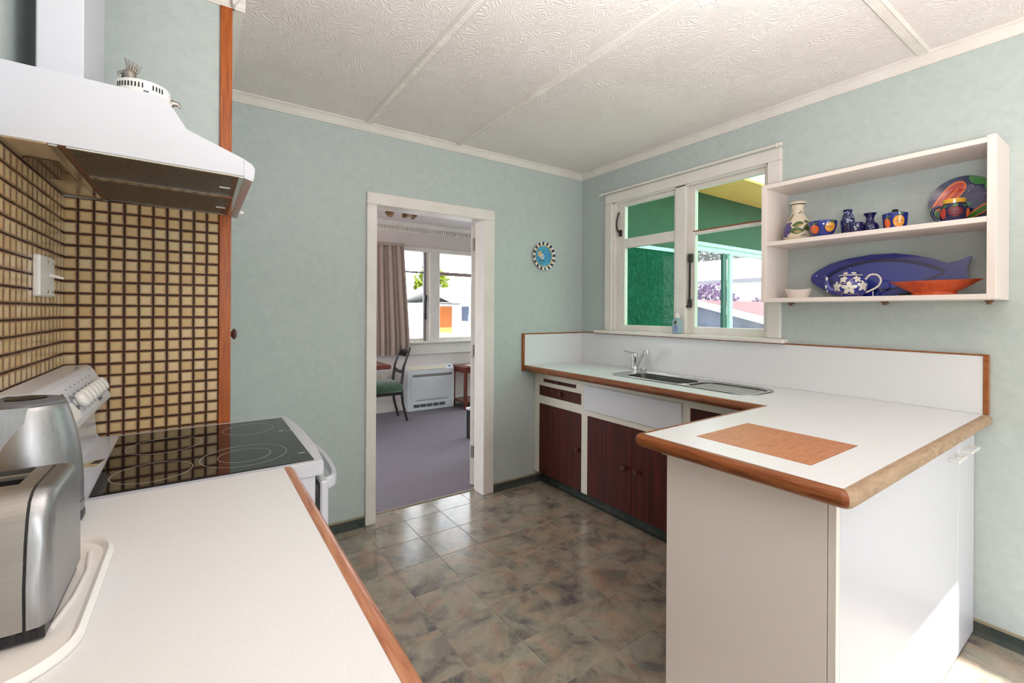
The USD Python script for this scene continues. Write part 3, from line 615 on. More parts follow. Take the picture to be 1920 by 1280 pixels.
part(st, 'sticker_mark', poly_ext(Polygon([(-.232, 1.615), (-.213, 1.612), (-.207, 1.648), (-.226, 1.645)]), .0003, z=SZ + .0007), ink)

# ================================================================ RANGE HOOD
HY0, HY1 = 1.365, 1.957
zb = lambda x: 1.664 + .010 * (.0965 - x) / .445
rh = thing('range_hood', 'white sloping range hood with twin mesh filters over the stove', 'range hood', (-.1, 1.66, 1.664))
shell = Polygon([(XL + .002, zb(XL) + .004), (.0965, 1.668), (.0965, 1.712), (-.024, 1.761), (-.066, 1.827), (XL + .002, 1.834)])
part(rh, 'canopy', poly_ext(shell, HY1 - HY0, FY(HY0)), white_enamel)
sk_ = [bx(XL + .002, HY0, 1.660, .0965, HY0 + .004, 1.68)]
part(rh, 'front_lip', poly_ext(Polygon([(.0970, 1.663), (.116, 1.657), (.1195, 1.664), (.1215, 1.690), (.115, 1.701), (.0970, 1.7115)]), HY1 - HY0, FY(HY0)), white_enamel, 30)
part(rh, 'switch_button', [cyl((.119, 1.86, 1.664), (.131, 1.86, 1.662), .006, 12)], white_plastic, 40)


def under(x0, y0, x1, y1, t=.003, mat=hood_under, name='base_plate', drop=0.):
    pts = Polygon([(x0, zb(x0) + .0045 - drop), (x1, zb(x1) + .0045 - drop), (x1, zb(x1) + .0045 - drop - t), (x0, zb(x0) + .0045 - drop - t)])
    return part(rh, name, poly_ext(pts, y1 - y0, FY(y0)), mat)


under(XL + .004, HY0 + .004, -.268, HY1 - .002)
under(-.266, HY0 + .004, -.252, HY1 - .002, .0045, chrome_trim, 'filter_rail'); under(-.2515, HY0 + .004, -.238, HY1 - .002, .002, rust, 'filter_rail')
under(-.238, HY0 + .012, .074, 1.622, .003, mesh_mat, 'mesh_filter'); under(-.238, 1.650, .074, HY1 - .012, .003, mesh_mat, 'mesh_filter')
under(-.238, 1.622, .085, 1.634, .005, chrome_trim, 'filter_bar'); under(-.238, 1.638, .085, 1.650, .005, chrome_trim, 'filter_bar')
under(-.238, HY0 + .003, .085, HY0 + .012, .0045, chrome_trim, 'filter_bar'); under(-.238, HY1 - .012, .085, HY1 - .002, .0045, chrome_trim, 'filter_bar')
under(.0745, HY0 + .012, .085, HY1 - .012, .003, rust, 'filter_rail'); under(.0855, HY0 + .004, .0965, HY1 - .002, .0055, chrome_trim, 'filter_rail')
for y in (1.515, 1.815): under(.048, y - .004, .074, y + .004, .003, white_plastic, 'pull_tab', .003)
lensp = rrect(-.338, 1.508, -.274, 1.714, .012)
lm = poly_ext(lensp, .003); lm.vertices[:, 2] += zb(-.305) + .001 - .0032
part(rh, 'lamp_lens', lm, lens_dark)
part(rh, 'flue_cover', bx(-.303, 1.45, 1.82, -.223, 1.735, ZC, .003), white_enamel)
sa = thing('smoke_alarm', 'round white slotted alarm resting on top of the range hood', 'smoke alarm', (-.113, 1.432, 1.829))
ac = (-.113, 1.437, 1.8305)
part(sa, 'case', lathe([(0, 0), (.052, 0), (.054, .006), (.054, .030), (.051, .035), (0, .040)], ac, 48), white_plastic, 40)
phi = math.atan2(-ac[1], -ac[0])
for k in list(range(-9, 0)) + [2, 3, 4, 5]:
    a = phi + k * .125 + .1; q = np.array(ac) + (.0538 * math.cos(a), .0538 * math.sin(a), .0205)
    b = bx(-.0012, -.0013, -.0055, .0012, .0013, .0055); b.apply_transform(trimesh.transformations.rotation_matrix(a, [0, 0, 1])); b.apply_translation(q)
    part(sa, 'slot', b, dark_gap)
q = np.array(ac) + (.054 * math.cos(phi + .1), .054 * math.sin(phi + .1), .008)
b = bx(-.001, -.005, -.002, .001, .005, .002); b.apply_transform(trimesh.transformations.rotation_matrix(phi + .1, [0, 0, 1])); b.apply_translation(q); part(sa, 'tab', b, grey_plastic)
# crested bird
bd = thing('bird_figurine', 'pewter crested bird ornament peeping from behind the white alarm', 'figurine', (-.11, 1.62, 1.83))
By = 1.60
part(bd, 'body', hullchain([(-.155, By, 1.955), (-.150, By, 1.925), (-.135, By, 1.895), (-.105, By, 1.885), (-.075, By, 1.888)], [.0145, .015, .024, .022, .010], 20), pewter, 60)
part(bd, 'beak', hullchain([(-.166, By, 1.958), (-.176, By, 1.955), (-.178, By, 1.945)], [.006, .004, .0015], 10), pewter, 60); part(bd, 'lower_beak', hullchain([(-.166, By, 1.95), (-.172, By, 1.938)], [.004, .002], 8), ink, 60)
for k in range(5): part(bd, 'crest_feather', hullchain([(-.156 + .004 * k, By + .002 * (k % 2), 1.963), (-.164 + .0085 * k, By, 1.997 - .0035 * k)], [.0035, .0016], 8), pewter, 60)
part(bd, 'tail', hullchain([(-.075, By, 1.888), (-.062, By, 1.902), (-.050, By, 1.902), (-.044, By, 1.892)], [.011, .009, .006, .002], 12), pewter, 60)
for s in (-1, 1): part(bd, 'leg', cyl((-.11, By + .009 * s, 1.834), (-.11, By + .009 * s, 1.872), .004, 8), pewter, 40)

# switch on the tiled wall
sw = thing('cooker_switch', 'white switch plate with a toggle on the left tiled wall', 'switch', (XL, 1.70, 1.40))
part(sw, 'plate', bx(XL + .004, 1.632, 1.353, XL + .020, 1.776, 1.461, .004), white_plastic)
part(sw, 'toggle', hullchain([(XL + .020, 1.725, 1.412), (XL + .044, 1.731, 1.405)], [.005, .003], 10), white_plastic, 40)
for z in (1.445, 1.368):
    for y in (1.70, 1.748): part(sw, 'screw', cyl((XL + .019, y, z), (XL + .0225, y, z), .0045, 10), chrome_trim, 40)
one('cupboard_knob', lathe([(0, 0), (.012, 0), (.010, .008), (.020, .014), (.021, .020), (.014, .026), (0, .027)], (.098, 2.06, 1.228), 20, (1, 0, 0)), knob_wood, 'small dark round knob on the cupboard side behind the timber strip', 'knob', 40)

# ================================================================ KETTLE, TOASTER, TRAY
kt = thing('kettle', 'brushed steel electric kettle with dark lid beside the toaster', 'kettle', (-.263, 1.215, TOPZ))
ko = (-.2615, 1.207, TOPZ)
part(kt, 'power_base', lathe([(0, .001), (.079, .001), (.081, .006), (.081, .016), (.078, .020), (0, .020)], ko), black_plastic, 40)
part(kt, 'base_band', lathe([(.0775, .020), (.0800, .021), (.0800, .036), (.0785, .038)], ko), steel, 40)
part(kt, 'seam_ring', lathe([(.078, .0375), (.0795, .0378), (.0795, .0405), (.078, .041)], ko), black_plastic, 40)
kb = [(.0793, .0405), (.0792, .07), (.0780, .10), (.0750, .135), (.0700, .170), (.0625, .205), (.0570, .224), (.0545, .231), (.0510, .233)]
part(kt, 'body', lathe(kb, ko, 64), steel, 60)
part(kt, 'lid', lathe([(.0540, .2325), (.0530, .2365), (.046, .2405), (.034, .2425), (.030, .2400), (0, .2385)], ko), grey_plastic, 40)
part(kt, 'lid_button', lathe([(0, .2385), (.027, .2395), (.028, .243), (.022, .2445), (0, .2445)], ko), black_plastic, 40)
ph = math.atan2(-ko[1], -ko[0])
sa_ = math.radians(-108); pol = lambda r, a, z: [ko[0] + r * math.cos(sa_ + a), ko[1] + r * math.sin(sa_ + a), ko[2] + z]
sp = m3.Manifold.hull_points(np.array([pol(.053, -.62, .2325), pol(.053, .62, .2325), pol(.079, -.10, .236), pol(.079, .10, .236), pol(.0745, 0, .14), pol(.03, 0, .15), pol(.03, 0, .2325), pol(.062, -.5, .205), pol(.062, .5, .205)]))
part(kt, 'spout', sp, steel, 30)
hh = curve([(.02, .052, .228), (.05, .082, .222), (.055, .098, .18), (.05, .094, .10), (.042, .068, .045)], 24) + np.array(ko)
hh = np.c_[2 * ko[0] - hh[:, 0], hh[:, 1], hh[:, 2]]
part(kt, 'handle', tube(hh, .011, 12), black_plastic, 50)
# water-bath tray
ty_ = thing('plastic_tray', 'white plastic tray with raised rim under the toaster', 'tray', (-.23, .9, TOPZ))
tp_ = rrect(-.345, .690, -.1145, 1.092, .085, 10)
part(ty_, 'base', poly_ext(tp_, .003, z=TOPZ + .0008), white_plastic)
ring = []
for k, (o, h) in enumerate(((0, .003), (.003, .008), (.006, .0105), (.009, .008), (.013, .003))): ring.append((o, h))
R0 = np.array(tp_.exterior.coords)[:-1]
rows = [np.array(tp_.buffer(-o).exterior.coords)[:-1] for o, _ in ring]
V, F = [], []
ctr = np.array([-.2298, .891]); th_ = np.linspace(0, 2 * np.pi, 120, endpoint=False)
for (o, h) in ring:
    ex = tp_.buffer(-o, quad_segs=12).exterior
    for a in th_:
        ln = LineString([ctr, ctr + 1.0 * np.array([math.cos(a), math.sin(a)])]); pt = ex.intersection(ln); pt = getattr(pt, 'geoms', [pt])[0]
        V.append((pt.x, pt.y, TOPZ + .0008 + h))
for i in range(len(ring) - 1):
    for k in range(120): a, b = i * 120 + k, i * 120 + (k + 1) % 120; F += [[a, b, b + 120], [a, b + 120, a + 120]]
m = trimesh.Trimesh(V, F, process=False)
part(ty_, 'rim', m, white_plastic, 60)
part(ty_, 'rib', tube([(-.146, 1.02, TOPZ + .0035), (-.138, .95, TOPZ + .004), (-.141, .87, TOPZ + .004), (-.152, .80, TOPZ + .0035)], .004, 8), white_plastic, 60)
# toaster
ts = thing('toaster', 'brushed steel toaster with long top slots on the white tray', 'toaster', (-.24, .88, TOPZ + .004))
tz0, tz1 = TOPZ + .025, 1.096


def tsec(g, tz=tz1):
    return Polygon([(.772 + g, tz0), (.770 + g, tz0 + .05), (.775 + g, tz0 + .10), (.782 + g, tz - .030), (.790 + g, tz - .012), (.804 + g, tz - .003), (.820, tz), (.915 - g, tz), (.933 - g, tz - .004), (.944 - g, tz - .015), (.950 - g, tz - .04), (.962 - g, tz0 + .08), (.966 - g, tz0)])


body = m3.Manifold.hull_points(np.array([(x, y, z) for x in (XL + .008, -.1695) for y, z in tsec(0).exterior.coords]))
for y0, y1 in ((.836, .876), (.886, .926)): body = body - mcube(-.338, y0, tz0 + .02, -.187, y1, 1.2)
part(ts, 'body', body, steel_h, 35)
part(ts, 'seam', poly_ext(tsec(.003), .003, FX(-.1695)), black_plastic)
cap = m3.Manifold.hull_points(np.array([(x, y, z) for x, g in ((-.1665, .0), (-.156, .001), (-.150, .006), (-.1465, .016)) for y, z in tsec(g, tz1 - g * .6).exterior.coords]))
part(ts, 'end_cap', cap, steel, 35)
part(ts, 'slot_liner', [bx(-.336, y0, tz0 + .021, -.188, y1, tz0 + .023) for y0, y1 in ((.837, .875), (.887, .925))] + [bx(-.3365, .8752, tz0 + .02, -.188, .8758, tz1 - .004), bx(-.336, .8862, tz0 + .02, -.188, .8868, tz1 - .004)], black_plastic)
part(ts, 'bread_guide', [tube([(-.33 + .03 * k, y, tz0 + .05), (-.33 + .03 * k, y, tz1 - .012)], .0014, 6) for k in range(5) for y in (.848, .864, .898, .914)], chrome_trim)
part(ts, 'base', poly_ext(sbox(XL + .012, .781, -.152, .958), .020, z=TOPZ + .0075), black_plastic)
for y in (.80, .94): part(ts, 'foot', cyl((-.175, y, TOPZ + .0042), (-.175, y, TOPZ + .009), .012, 14), black_plastic)
for k in range(8): part(ts, 'vent', bx(-.165 - .012 * k, .7795, TOPZ + .010, -.159 - .012 * k, .7815, TOPZ + .020), ink)

# ================================================================ OPEN WALL SHELF AND CERAMICS
SX = 2.418
sh = thing('wall_shelf', 'white two-tier open wall shelf full of painted ceramics', 'shelf', (2.54, .78, 1.378))
part(sh, 'side_panel', bx(SX, .363, 1.378, XR - .001, .388, 1.990, .0012), shelf_white); part(sh, 'side_panel', bx(SX, 1.187, 1.378, XR - .001, 1.212, 1.985, .0012), shelf_white)
part(sh, 'top_board', bx(SX, .388, 1.963, XR - .001, 1.187, 1.983, .001), shelf_white); part(sh, 'shelf_board', bx(SX, .388, 1.667, XR - .001, 1.187, 1.688, .001), shelf_white); part(sh, 'bottom_board', bx(SX, .388, 1.378, XR - .001, 1.187, 1.398, .001), shelf_white)
for y in (1.165, .755, .415): part(sh, 'bracket', [cyl((2.64, y, 1.376), (2.64, y, 1.362), .008, 10), bx(2.632, y - .012, 1.370, 2.659, y + .012, 1.378, .002)], rust, 40)
S1, S2 = 1.6885, 1.3985


def toward(c): return math.atan2(-c[1], -c[0])


def vessel(name, label, cat, c, prof, mat, inner=.003, group=None):
    t = thing(name, label, cat, c, group)
    P = list(prof); top = P[-1]; ins = [(max(r - inner, .001), z) for r, z in P[::-1] if z > prof[0][1] + .006]
    part(t, 'body', lathe([(0, P[0][1])] + P + ins + [(0, P[0][1] + .006)], c), mat, 50)
    return t


def motif(t, name, c, prof, poly, mat, off=0., eps=.0007, rref=.05):
    m = decal(c, prof, poly, toward(c) + off, rref, eps)
    if m is not None: part(t, name, m, mat, 60)


# tall cream vase
c = (2.545, 1.090, S1)
pv = [(.045, .0), (.062, .012), (.069, .035), (.069, .055), (.060, .085), (.044, .115), (.031, .14), (.026, .16), (.027, .178), (.031, .190), (.037, .197), (.0375, .203), (.034, .204)]
t = vessel('vase', 'cream bottle-necked vase painted with green leaves and purple grapes', 'vase', c, pv, cream_glaze)
for s, z, L, w, a in ((.000, .083, .056, .014, 14), (-.006, .050, .062, .017, -4), (.044, .064, .052, .018, 20), (.050, .092, .046, .010, -20), (-.050, .122, .05, .009, 72)):
    motif(t, 'leaf_motif', c, pv, leaf(s, z, L, w, a), leaf_green, rref=.062); motif(t, 'leaf_light', c, pv, leaf(s + .006, z - w * .45, L * .6, w * .3, a), gold_line, eps=.0012, rref=.062)
gr = shapely.union_all([Point(-.062 + .010 * i + .003 * j, .030 + .012 * j).buffer(.0075) for j in range(6) for i in range(-2, 3 - abs(j - 2) // 2)])
motif(t, 'grape_motif', c, pv, gr, plum, rref=.062)
for s, z in ((.010, .152), (.015, .144), (.005, .144), (.022, .026), (.030, .028), (.015, .023)): motif(t, 'dot', c, pv, Point(s, z).buffer(.0028), ink, rref=.062 if z < .1 else .028)
part(t, 'rim_band', decal(c, pv, sbox(-.12, .189, .12, .1925), toward(c), .037, .0008), ink, 60)


def fruit_bowl(label, cat, c, pb, fruits, lid=False):
    t = vessel('painted_bowl', label, cat, c, pb, cobalt)
    for s, z, a, b, mat in fruits: motif(t, 'fruit_motif', c, pb, ell(s, z, a + .002, b + .002), ink, rref=.05, eps=.0006); motif(t, 'fruit_motif', c, pb, ell(s, z, a, b), mat, rref=.05, eps=.0011); motif(t, 'leaf_motif', c, pb, leaf(s + .006, z + b + .005, .028, .006, 25), leaf_green, rref=.05, eps=.0016)
    return t


c = (2.50, .9605, S1); pb = [(.034, 0), (.038, .006), (.050, .028), (.057, .052), (.0595, .076), (.058, .078)]
t = fruit_bowl('cobalt blue bowl with painted orange and apricot beside the cream vase', 'bowl', c, pb, ((-.034, .038, .020, .021, orange_glaze), (.030, .044, .021, .022, amber_glaze)))
motif(t, 'signature', c, pb, shapely.union_all([LineString([(.016 + .005 * k, .043 + .003 * (k % 2)), (.020 + .005 * k, .041 + .004 * ((k + 1) % 2))]).buffer(.0007) for k in range(5)]), ink, eps=.0016)
c = (2.54, .870, S1); pf = [(.020, 0), (.024, .010), (.0285, .05), (.0285, .072), (.022, .098), (.0165, .108), (.017, .114), (.0215, .124), (.0205, .125)]
vessel('floral_vase', 'small blue and white floral vase standing left of the plain navy vase', 'vase', c, pf, floral)
c = (2.54, .783, S1); pd = [(.022, 0), (.030, .008), (.0347, .026), (.031, .042), (.018, .054), (.0145, .066), (.017, .080), (.0255, .092), (.0245, .0935)]
vessel('navy_vase', 'squat plain navy vase with flared lip on the upper shelf', 'vase', c, pd, navy)
c = (2.485, .826, S1); pq = [(.022, 0), (.028, .006), (.033, .024), (.0345, .048), (.0335, .049)]
t = vessel('navy_cup', 'tiny dark blue pot in front of the two small vases', 'cup', c, pq, navy); motif(t, 'mark', c, pq, rrect(.002, .012, .010, .022, .002), print_white, rref=.034)
c = (2.54, .692, S1); p2 = [(.034, 0), (.038, .006), (.042, .03), (.045, .066), (.046, .074), (.0445, .0755)]
t = fruit_bowl('lidded navy pot with painted apricots right of the navy vase', 'pot', c, p2, ((-.034, .030, .016, .022, orange_glaze), (.016, .036, .024, .026, amber_glaze)))
part(t, 'lid', lathe([(.0445, .0755), (.030, .081), (.012, .084), (0, .085)], c), navy, 40); part(t, 'lid_knob', lathe([(0, .084), (.010, .085), (.012, .091), (.007, .095), (0, .095)], c, 20), ink, 40)
motif(t, 'signature', c, p2, LineString([(-.002, .036), (.006, .038), (.012, .035), (.020, .037), (.028, .036), (.036, .038)]).buffer(.0008), ink, eps=.0016)
# jug
c = (2.535, .500, S1); pj = [(.030, 0), (.036, .006), (.046, .034), (.046, .052), (.038, .074), (.034, .082), (.036, .094), (.0355, .0985), (.034, .099)]
t = vessel('jug', 'navy jug with yellow rim painted with red fruit in front of the plate', 'jug', c, pj, navy)
part(t, 'rim_band', decal(c, pj, sbox(-.1, .082, .1, .099), toward(c), .036, .0008), yellow_glaze, 60)
for s, z, a, b, mat in ((-.036, .042, .012, .022, red_glaze), (.004, .046, .022, .022, maroon), (.048, .038, .010, .018, orange_glaze)): motif(t, 'fruit_motif', c, pj, ell(s, z, a, b), mat, rref=.045)
for s, z, a in ((.004, .071, 5), (-.034, .068, 30), (.038, .068, -20)): motif(t, 'leaf_motif', c, pj, leaf(s, z, .026, .0045, a), mid_green, rref=.045, eps=.0012)
ph = toward(c) - 1.45; hd = np.array([math.cos(ph), math.sin(ph), 0])
part(t, 'handle', tube(np.array(c) + curve([hd * .040 + (0, 0, .076), hd * .060 + (0, 0, .070), hd * .066 + (0, 0, .048), hd * .056 + (0, 0, .026), hd * .040 + (0, 0, .016)], 20), .006, 10), navy, 60)
# painted dinner plate leaning in the corner
pl = thing('fruit_plate', 'navy plate painted with papaya and green melon leaning behind the jug', 'plate', (2.61, .487, S1))
tilt = math.radians(12); PU = np.array([0, -1., 0]); PV = np.array([math.sin(tilt), 0, math.cos(tilt)]); PW = np.cross(PU, PV); PW = PW if PW[0] < 0 else -PW
po = np.array([2.609, .490, S1 + .1045 * math.cos(tilt)]); pm = lathe([(0, 0), (.060, 0), (.075, .004), (.1035, .014), (.1035, .017), (.074, .008), (.058, .004), (0, .0035)], (0, 0, 0), 64)
pm.vertices = po + pm.vertices[:, :1] * PU + pm.vertices[:, 1:2] * PV + pm.vertices[:, 2:] * PW; pm.fix_normals()
part(pl, 'plate_body', pm, navy, 50)


def plate_print(poly, mat, e=0.):
    poly = poly.intersection(Point(0, 0).buffer(.1025, quad_segs=24)); ms = []
    for g in getattr(poly, 'geoms', [poly]):
        v, f = trimesh.creation.triangulate_polygon(g, engine='earcut'); v3, f3 = trimesh.remesh.subdivide_to_size(np.c_[v, np.zeros(len(v))], f, .008); ms.append(trimesh.Trimesh(v3, f3))
    m = trimesh.util.concatenate(ms); r = np.hypot(m.vertices[:, 0], m.vertices[:, 1]); w = np.interp(r, [0, .058, .074, .1035], [.0035, .004, .008, .017]) + .0006 + e
    m.vertices = po + m.vertices[:, :1] * PU + m.vertices[:, 1:2] * PV + w[:, None] * PW
    part(pl, 'painted_motif', m, mat, 60)


ta = np.linspace(0, 2 * np.pi, 48, endpoint=False); pap = Polygon(np.c_[.072 * np.cos(ta), (.024 + .010 * np.cos(ta)) * np.sin(ta)])
pap = affinity.translate(affinity.rotate(pap, 52, origin=(0, 0)), -.044, .022)
plate_print(pap.buffer(.004), orange_glaze); plate_print(pap.buffer(-.003), red_glaze, .0005); plate_print(affinity.translate(affinity.rotate(ell(0, 0, .058, .005), 56, origin=(0, 0)), -.044, .012), orange_glaze, .001)
plate_print(affinity.translate(affinity.rotate(ell(0, 0, .05, .004), 50, origin=(0, 0)), -.060, .004), orange_glaze, .001)
plate_print(ell(.050, .082, .034, .022, -30), mid_green); plate_print(ell(.084, .046, .018, .034, 10), mid_green); plate_print(ell(-.078, -.050, .040, .034), mid_green)
plate_print(ell(.058, -.052, .048, .017, 38), orange_glaze, .0003); plate_print(ell(.058, -.054, .043, .012, 38), mid_green, .0008); plate_print(ell(.058, -.054, .036, .003, 38), leaf_green, .0012)
for s, z, a in ((-.004, -.014, 60), (.016, -.020, 10), (-.026, -.022, 40)): plate_print(leaf(s, z, .036, .008, a), plain('leaf_teal_%d' % len(used), C(44, 110, 84), .15))
plate_print(shapely.union_all([LineString([(.014, .058), (.03, .062), (.034, .052), (.022, .044), (.018, .036)]).buffer(.0006), LineString([(.04, .052), (.05, .05)]).buffer(.0006), LineString([(.058, .016), (.068, .02), (.072, .012)]).buffer(.0006)]), print_white, .0008)
# fish platter
fp = thing('fish_platter', 'large cobalt blue fish-shaped platter leaning at the back of the lower shelf', 'platter', (2.625, .76, S2))
L_ = .59
ax = lambda t: np.interp(t, [0, .004, .013, .05, .14, .25, .42, .575, .71, .80, .855, .888], [0, .014, .022, .040, .070, .088, .101, .098, .079, .060, .044, .036])
tt_ = np.r_[0, .004, .009, np.linspace(.013, .888, 44)]
upc = np.c_[1.057 - tt_ * L_, ax(tt_)]
outl = np.vstack([upc, [(.500, .046), (.470, .060), (.464, .0595), (.472, .034), (.476, .008), (.475, -.018), (.466, -.048), (.472, -.050), (.500, -.040)], (upc * [1, -1])[::-1][:-1]])
fo = Polygon(outl).buffer(.004).buffer(-.003); t_ = np.linspace(0, 1, 48); iy = .990 - t_ * (.990 - .540); ih = .077 * np.sin(np.pi * t_ ** .92) ** .72
inner = Polygon(np.vstack([np.c_[iy, ih], np.c_[iy, -ih][::-1]])).buffer(.001)
ftl = math.radians(9); FV = np.array([math.sin(ftl), 0, math.cos(ftl)]); FW = np.array([-math.cos(ftl), 0, math.sin(ftl)])
fo_o = np.array([2.630, 0, S2 + .1025 * math.cos(ftl)]); ffr = (fo_o, (0, 1, 0), FV, FW)
part(fp, 'rim', [poly_ext(fo.difference(inner), .008, ffr, .004), poly_ext(fo.buffer(-.003).difference(inner.buffer(.003)), .0025, ffr, .0115), poly_ext(fo.buffer(-.006).difference(inner.buffer(.006)), .0015, ffr, .0135)], cobalt, 40)
steps = [inner.buffer(-.0022 * k) for k in range(7)]
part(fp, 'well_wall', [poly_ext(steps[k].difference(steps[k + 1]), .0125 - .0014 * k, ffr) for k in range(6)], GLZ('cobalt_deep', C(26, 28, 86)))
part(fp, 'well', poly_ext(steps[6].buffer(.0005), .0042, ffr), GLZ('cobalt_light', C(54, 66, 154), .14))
part(fp, 'eye', poly_ext(Point(1.03, .012).buffer(.003), .001, ffr, .0152), white_glaze)
# teapot
c = (2.522, .853, S2)
pt = [(.040, 0), (.044, .004), (.058, .018), (.0665, .042), (.066, .062), (.056, .086), (.048, .095), (.046, .097)]
t = thing('teapot', 'small cobalt blue teapot with white flower pattern in front of the fish platter', 'teapot', c)
part(t, 'body', lathe([(0, 0)] + pt + [(0, .098)], c), cobalt, 50)
part(t, 'lid_rim', lathe([(.030, .098), (.047, .0985), (.048, .102), (.044, .104), (.03, .105)], c), white_glaze, 40)
plid = [(.040, .104), (.034, .114), (.022, .122), (.0, .126)]
part(t, 'lid', lathe(plid, c), cobalt, 50); part(t, 'lid_knob', lathe([(0, .122), (.008, .124), (.0075, .128), (.010, .133), (.008, .139), (0, .141)], c, 20), cobalt, 50)
a0 = toward(c); vl = np.array([math.cos(a0 - math.pi / 2), math.sin(a0 - math.pi / 2), 0])
part(t, 'spout', hullchain([np.array(c) + vl * .052 + (0, 0, .028), np.array(c) + vl * .078 + (0, 0, .036), np.array(c) + vl * .088 + (0, 0, .060), np.array(c) + vl * .090 + (0, 0, .090), np.array(c) + vl * .094 + (0, 0, .098)], [.020, .017, .011, .0085, .008], 16), cobalt, 60)
for q in ((.096, .088), (.098, .050), (.092, .034)): part(t, 'spout_flower', m3.Manifold.sphere(.0085, 12).scale([.6, .6, 1.2]).translate(list(np.array(c) + vl * (q[0] - .006) + (0, 0, q[1]) + np.array([math.cos(a0), math.sin(a0), 0]) * .009)), petal, 60)
part(t, 'handle', tube(np.array(c) - np.array([[0, 0, 0]]) + curve([-vl * .056 + (0, 0, .078), -vl * .072 + (0, 0, .100), -vl * .098 + (0, 0, .100), -vl * .112 + (0, 0, .076), -vl * .100 + (0, 0, .046), -vl * .058 + (0, 0, .020)], 28), .0045, 10), white_glaze, 60)
for k in range(20): pass
for s, z, r in ((-.004, .040, .030), (.050, .050, .026), (-.056, .048, .026), (.030, .082, .018), (-.028, .082, .018)):
    for k in range(5): motif(t, 'petal_motif', c, pt, leaf(s + r * .55 * math.cos(1.26 * k + .3), min(max(z + r * .55 * math.sin(1.26 * k + .3), .004), .094), r, r * .30, math.degrees(1.26 * k + .3)).intersection(sbox(-.2, .003, .2, .096)), petal, rref=.062)
for pts in ([(-.05, .004), (-.03, .02), (-.004, .012), (.03, .014), (.05, .006)], [(-.05, .066), (-.02, .060), (.0, .074), (.02, .09)], [(-.02, .094), (-.024, .07), (-.016, .062)]): motif(t, 'vine_motif', c, pt, LineString(pts).buffer(.0014), gold_line, rref=.062, eps=.0004)
for s in (-.018, .014): motif(t, 'lid_petal', c, plid, ell(s, .1105, .011, .0045), petal, rref=.036)
# orange boat dish
od = thing('boat_dish', 'long burnt-orange glazed boat dish with pointed ends on the lower shelf', 'dish', (2.52, .558, S2))


def boat(L, W, z, pw=1.0, n=48):
    a = np.linspace(0, 2 * np.pi, n, endpoint=False); cs, sn = np.cos(a), np.sin(a)
    return np.c_[2.52 + W * np.sign(sn) * np.abs(sn) ** pw, .558 + L * cs * (1 if pw == 1 else 1), S2 + z + 0 * a]


rows = [boat(.070, .034, .001), boat(.072, .036, .007), boat(.070, .034, .012), boat(.098, .044, .028), boat(.124, .055, .046, 1.15), boat(.148, .060, .0585, 1.3), boat(.150, .0605, .0605, 1.3), boat(.145, .058, .0605, 1.3), boat(.118, .050, .044, 1.1), boat(.07, .032, .018), boat(.02, .01, .015)]
rows[5][np.abs(rows[5][:, 1] - .558) > .125, 2] += .004
V = np.vstack(rows); n = 48; F = []
for i in range(len(rows) - 1):
    for k in range(n): a, b = i * n + k, i * n + (k + 1) % n; F += [[a, b, b + n], [a, b + n, a + n]]
F += [[0, k + 1, k] for k in range(1, n - 1)]; o = (len(rows) - 1) * n; F += [[o, o + k, o + k + 1] for k in range(1, n - 1)]
m = trimesh.Trimesh(V, F, process=False); m.fix_normals(); part(od, 'bowl', m, terracotta, 50)
# white oval dish
wd = thing('white_dish', 'small white oval dish at the left end of the lower shelf', 'dish', (2.54, 1.09, S2))
a = np.linspace(0, 2 * np.pi, 40, endpoint=False); V = []
for rx, ry, z, w in ((.036, .042, .0, 0), (.040, .047, .004, 0), (.052, .060, .034, .002), (.055, .064, .044, .003), (.053, .062, .0445, .003), (.040, .046, .010, 0), (.01, .01, .008, 0)):
    V.append(np.c_[2.53 + rx * np.cos(a), 1.080 + ry * np.sin(a), S2 + z + w * np.sin(3 * a + .6)])
V = np.vstack(V); n = 40; F = []
for i in range(6):
    for k in range(n): p, q = i * n + k, i * n + (k + 1) % n; F += [[p, q, q + n], [p, q + n, p + n]]
F += [[0, k + 1, k] for k in range(1, n - 1)] + [[240, 240 + k, 241 + k] for k in range(1, n - 1)]
m = trimesh.Trimesh(V, F, process=False); m.fix_normals(); part(wd, 'bowl', m, white_glaze, 50)
ps = thing('plate_stand', 'thin white wire plate stand peg holding the fish platter upright', 'plate stand', (2.55, .76, S2))
part(ps, 'front_peg', cyl((2.556, .775, S2), (2.553, .775, S2 + .026), .0022, 8), white_plastic); part(ps, 'foot', cyl((2.556, .775, S2 + .0022), (2.65, .775, S2 + .0022), .0022, 8), white_plastic)

# wall plate with checked rim
wp = thing('wall_plate', 'small blue flower plate with checked rim hanging beside the door', 'plate', (2.24, YB, 1.76))
wo = np.array([2.241, YB - .004, 1.760]); wpr = [(0, 0), (.070, 0), (.085, .004), (.112, .014), (.112, .017), (.086, .009), (.070, .0045), (0, .004)]
m = lathe(wpr, (0, 0, 0), 64); WU, WV, WW = np.array([1., 0, 0]), np.array([0, 0, 1.]), np.array([0, -1., 0])
m.vertices = wo + m.vertices[:, :1] * WU + m.vertices[:, 1:2] * WV + m.vertices[:, 2:] * WW; m.fix_normals(); part(wp, 'plate_body', m, white_glaze, 50)


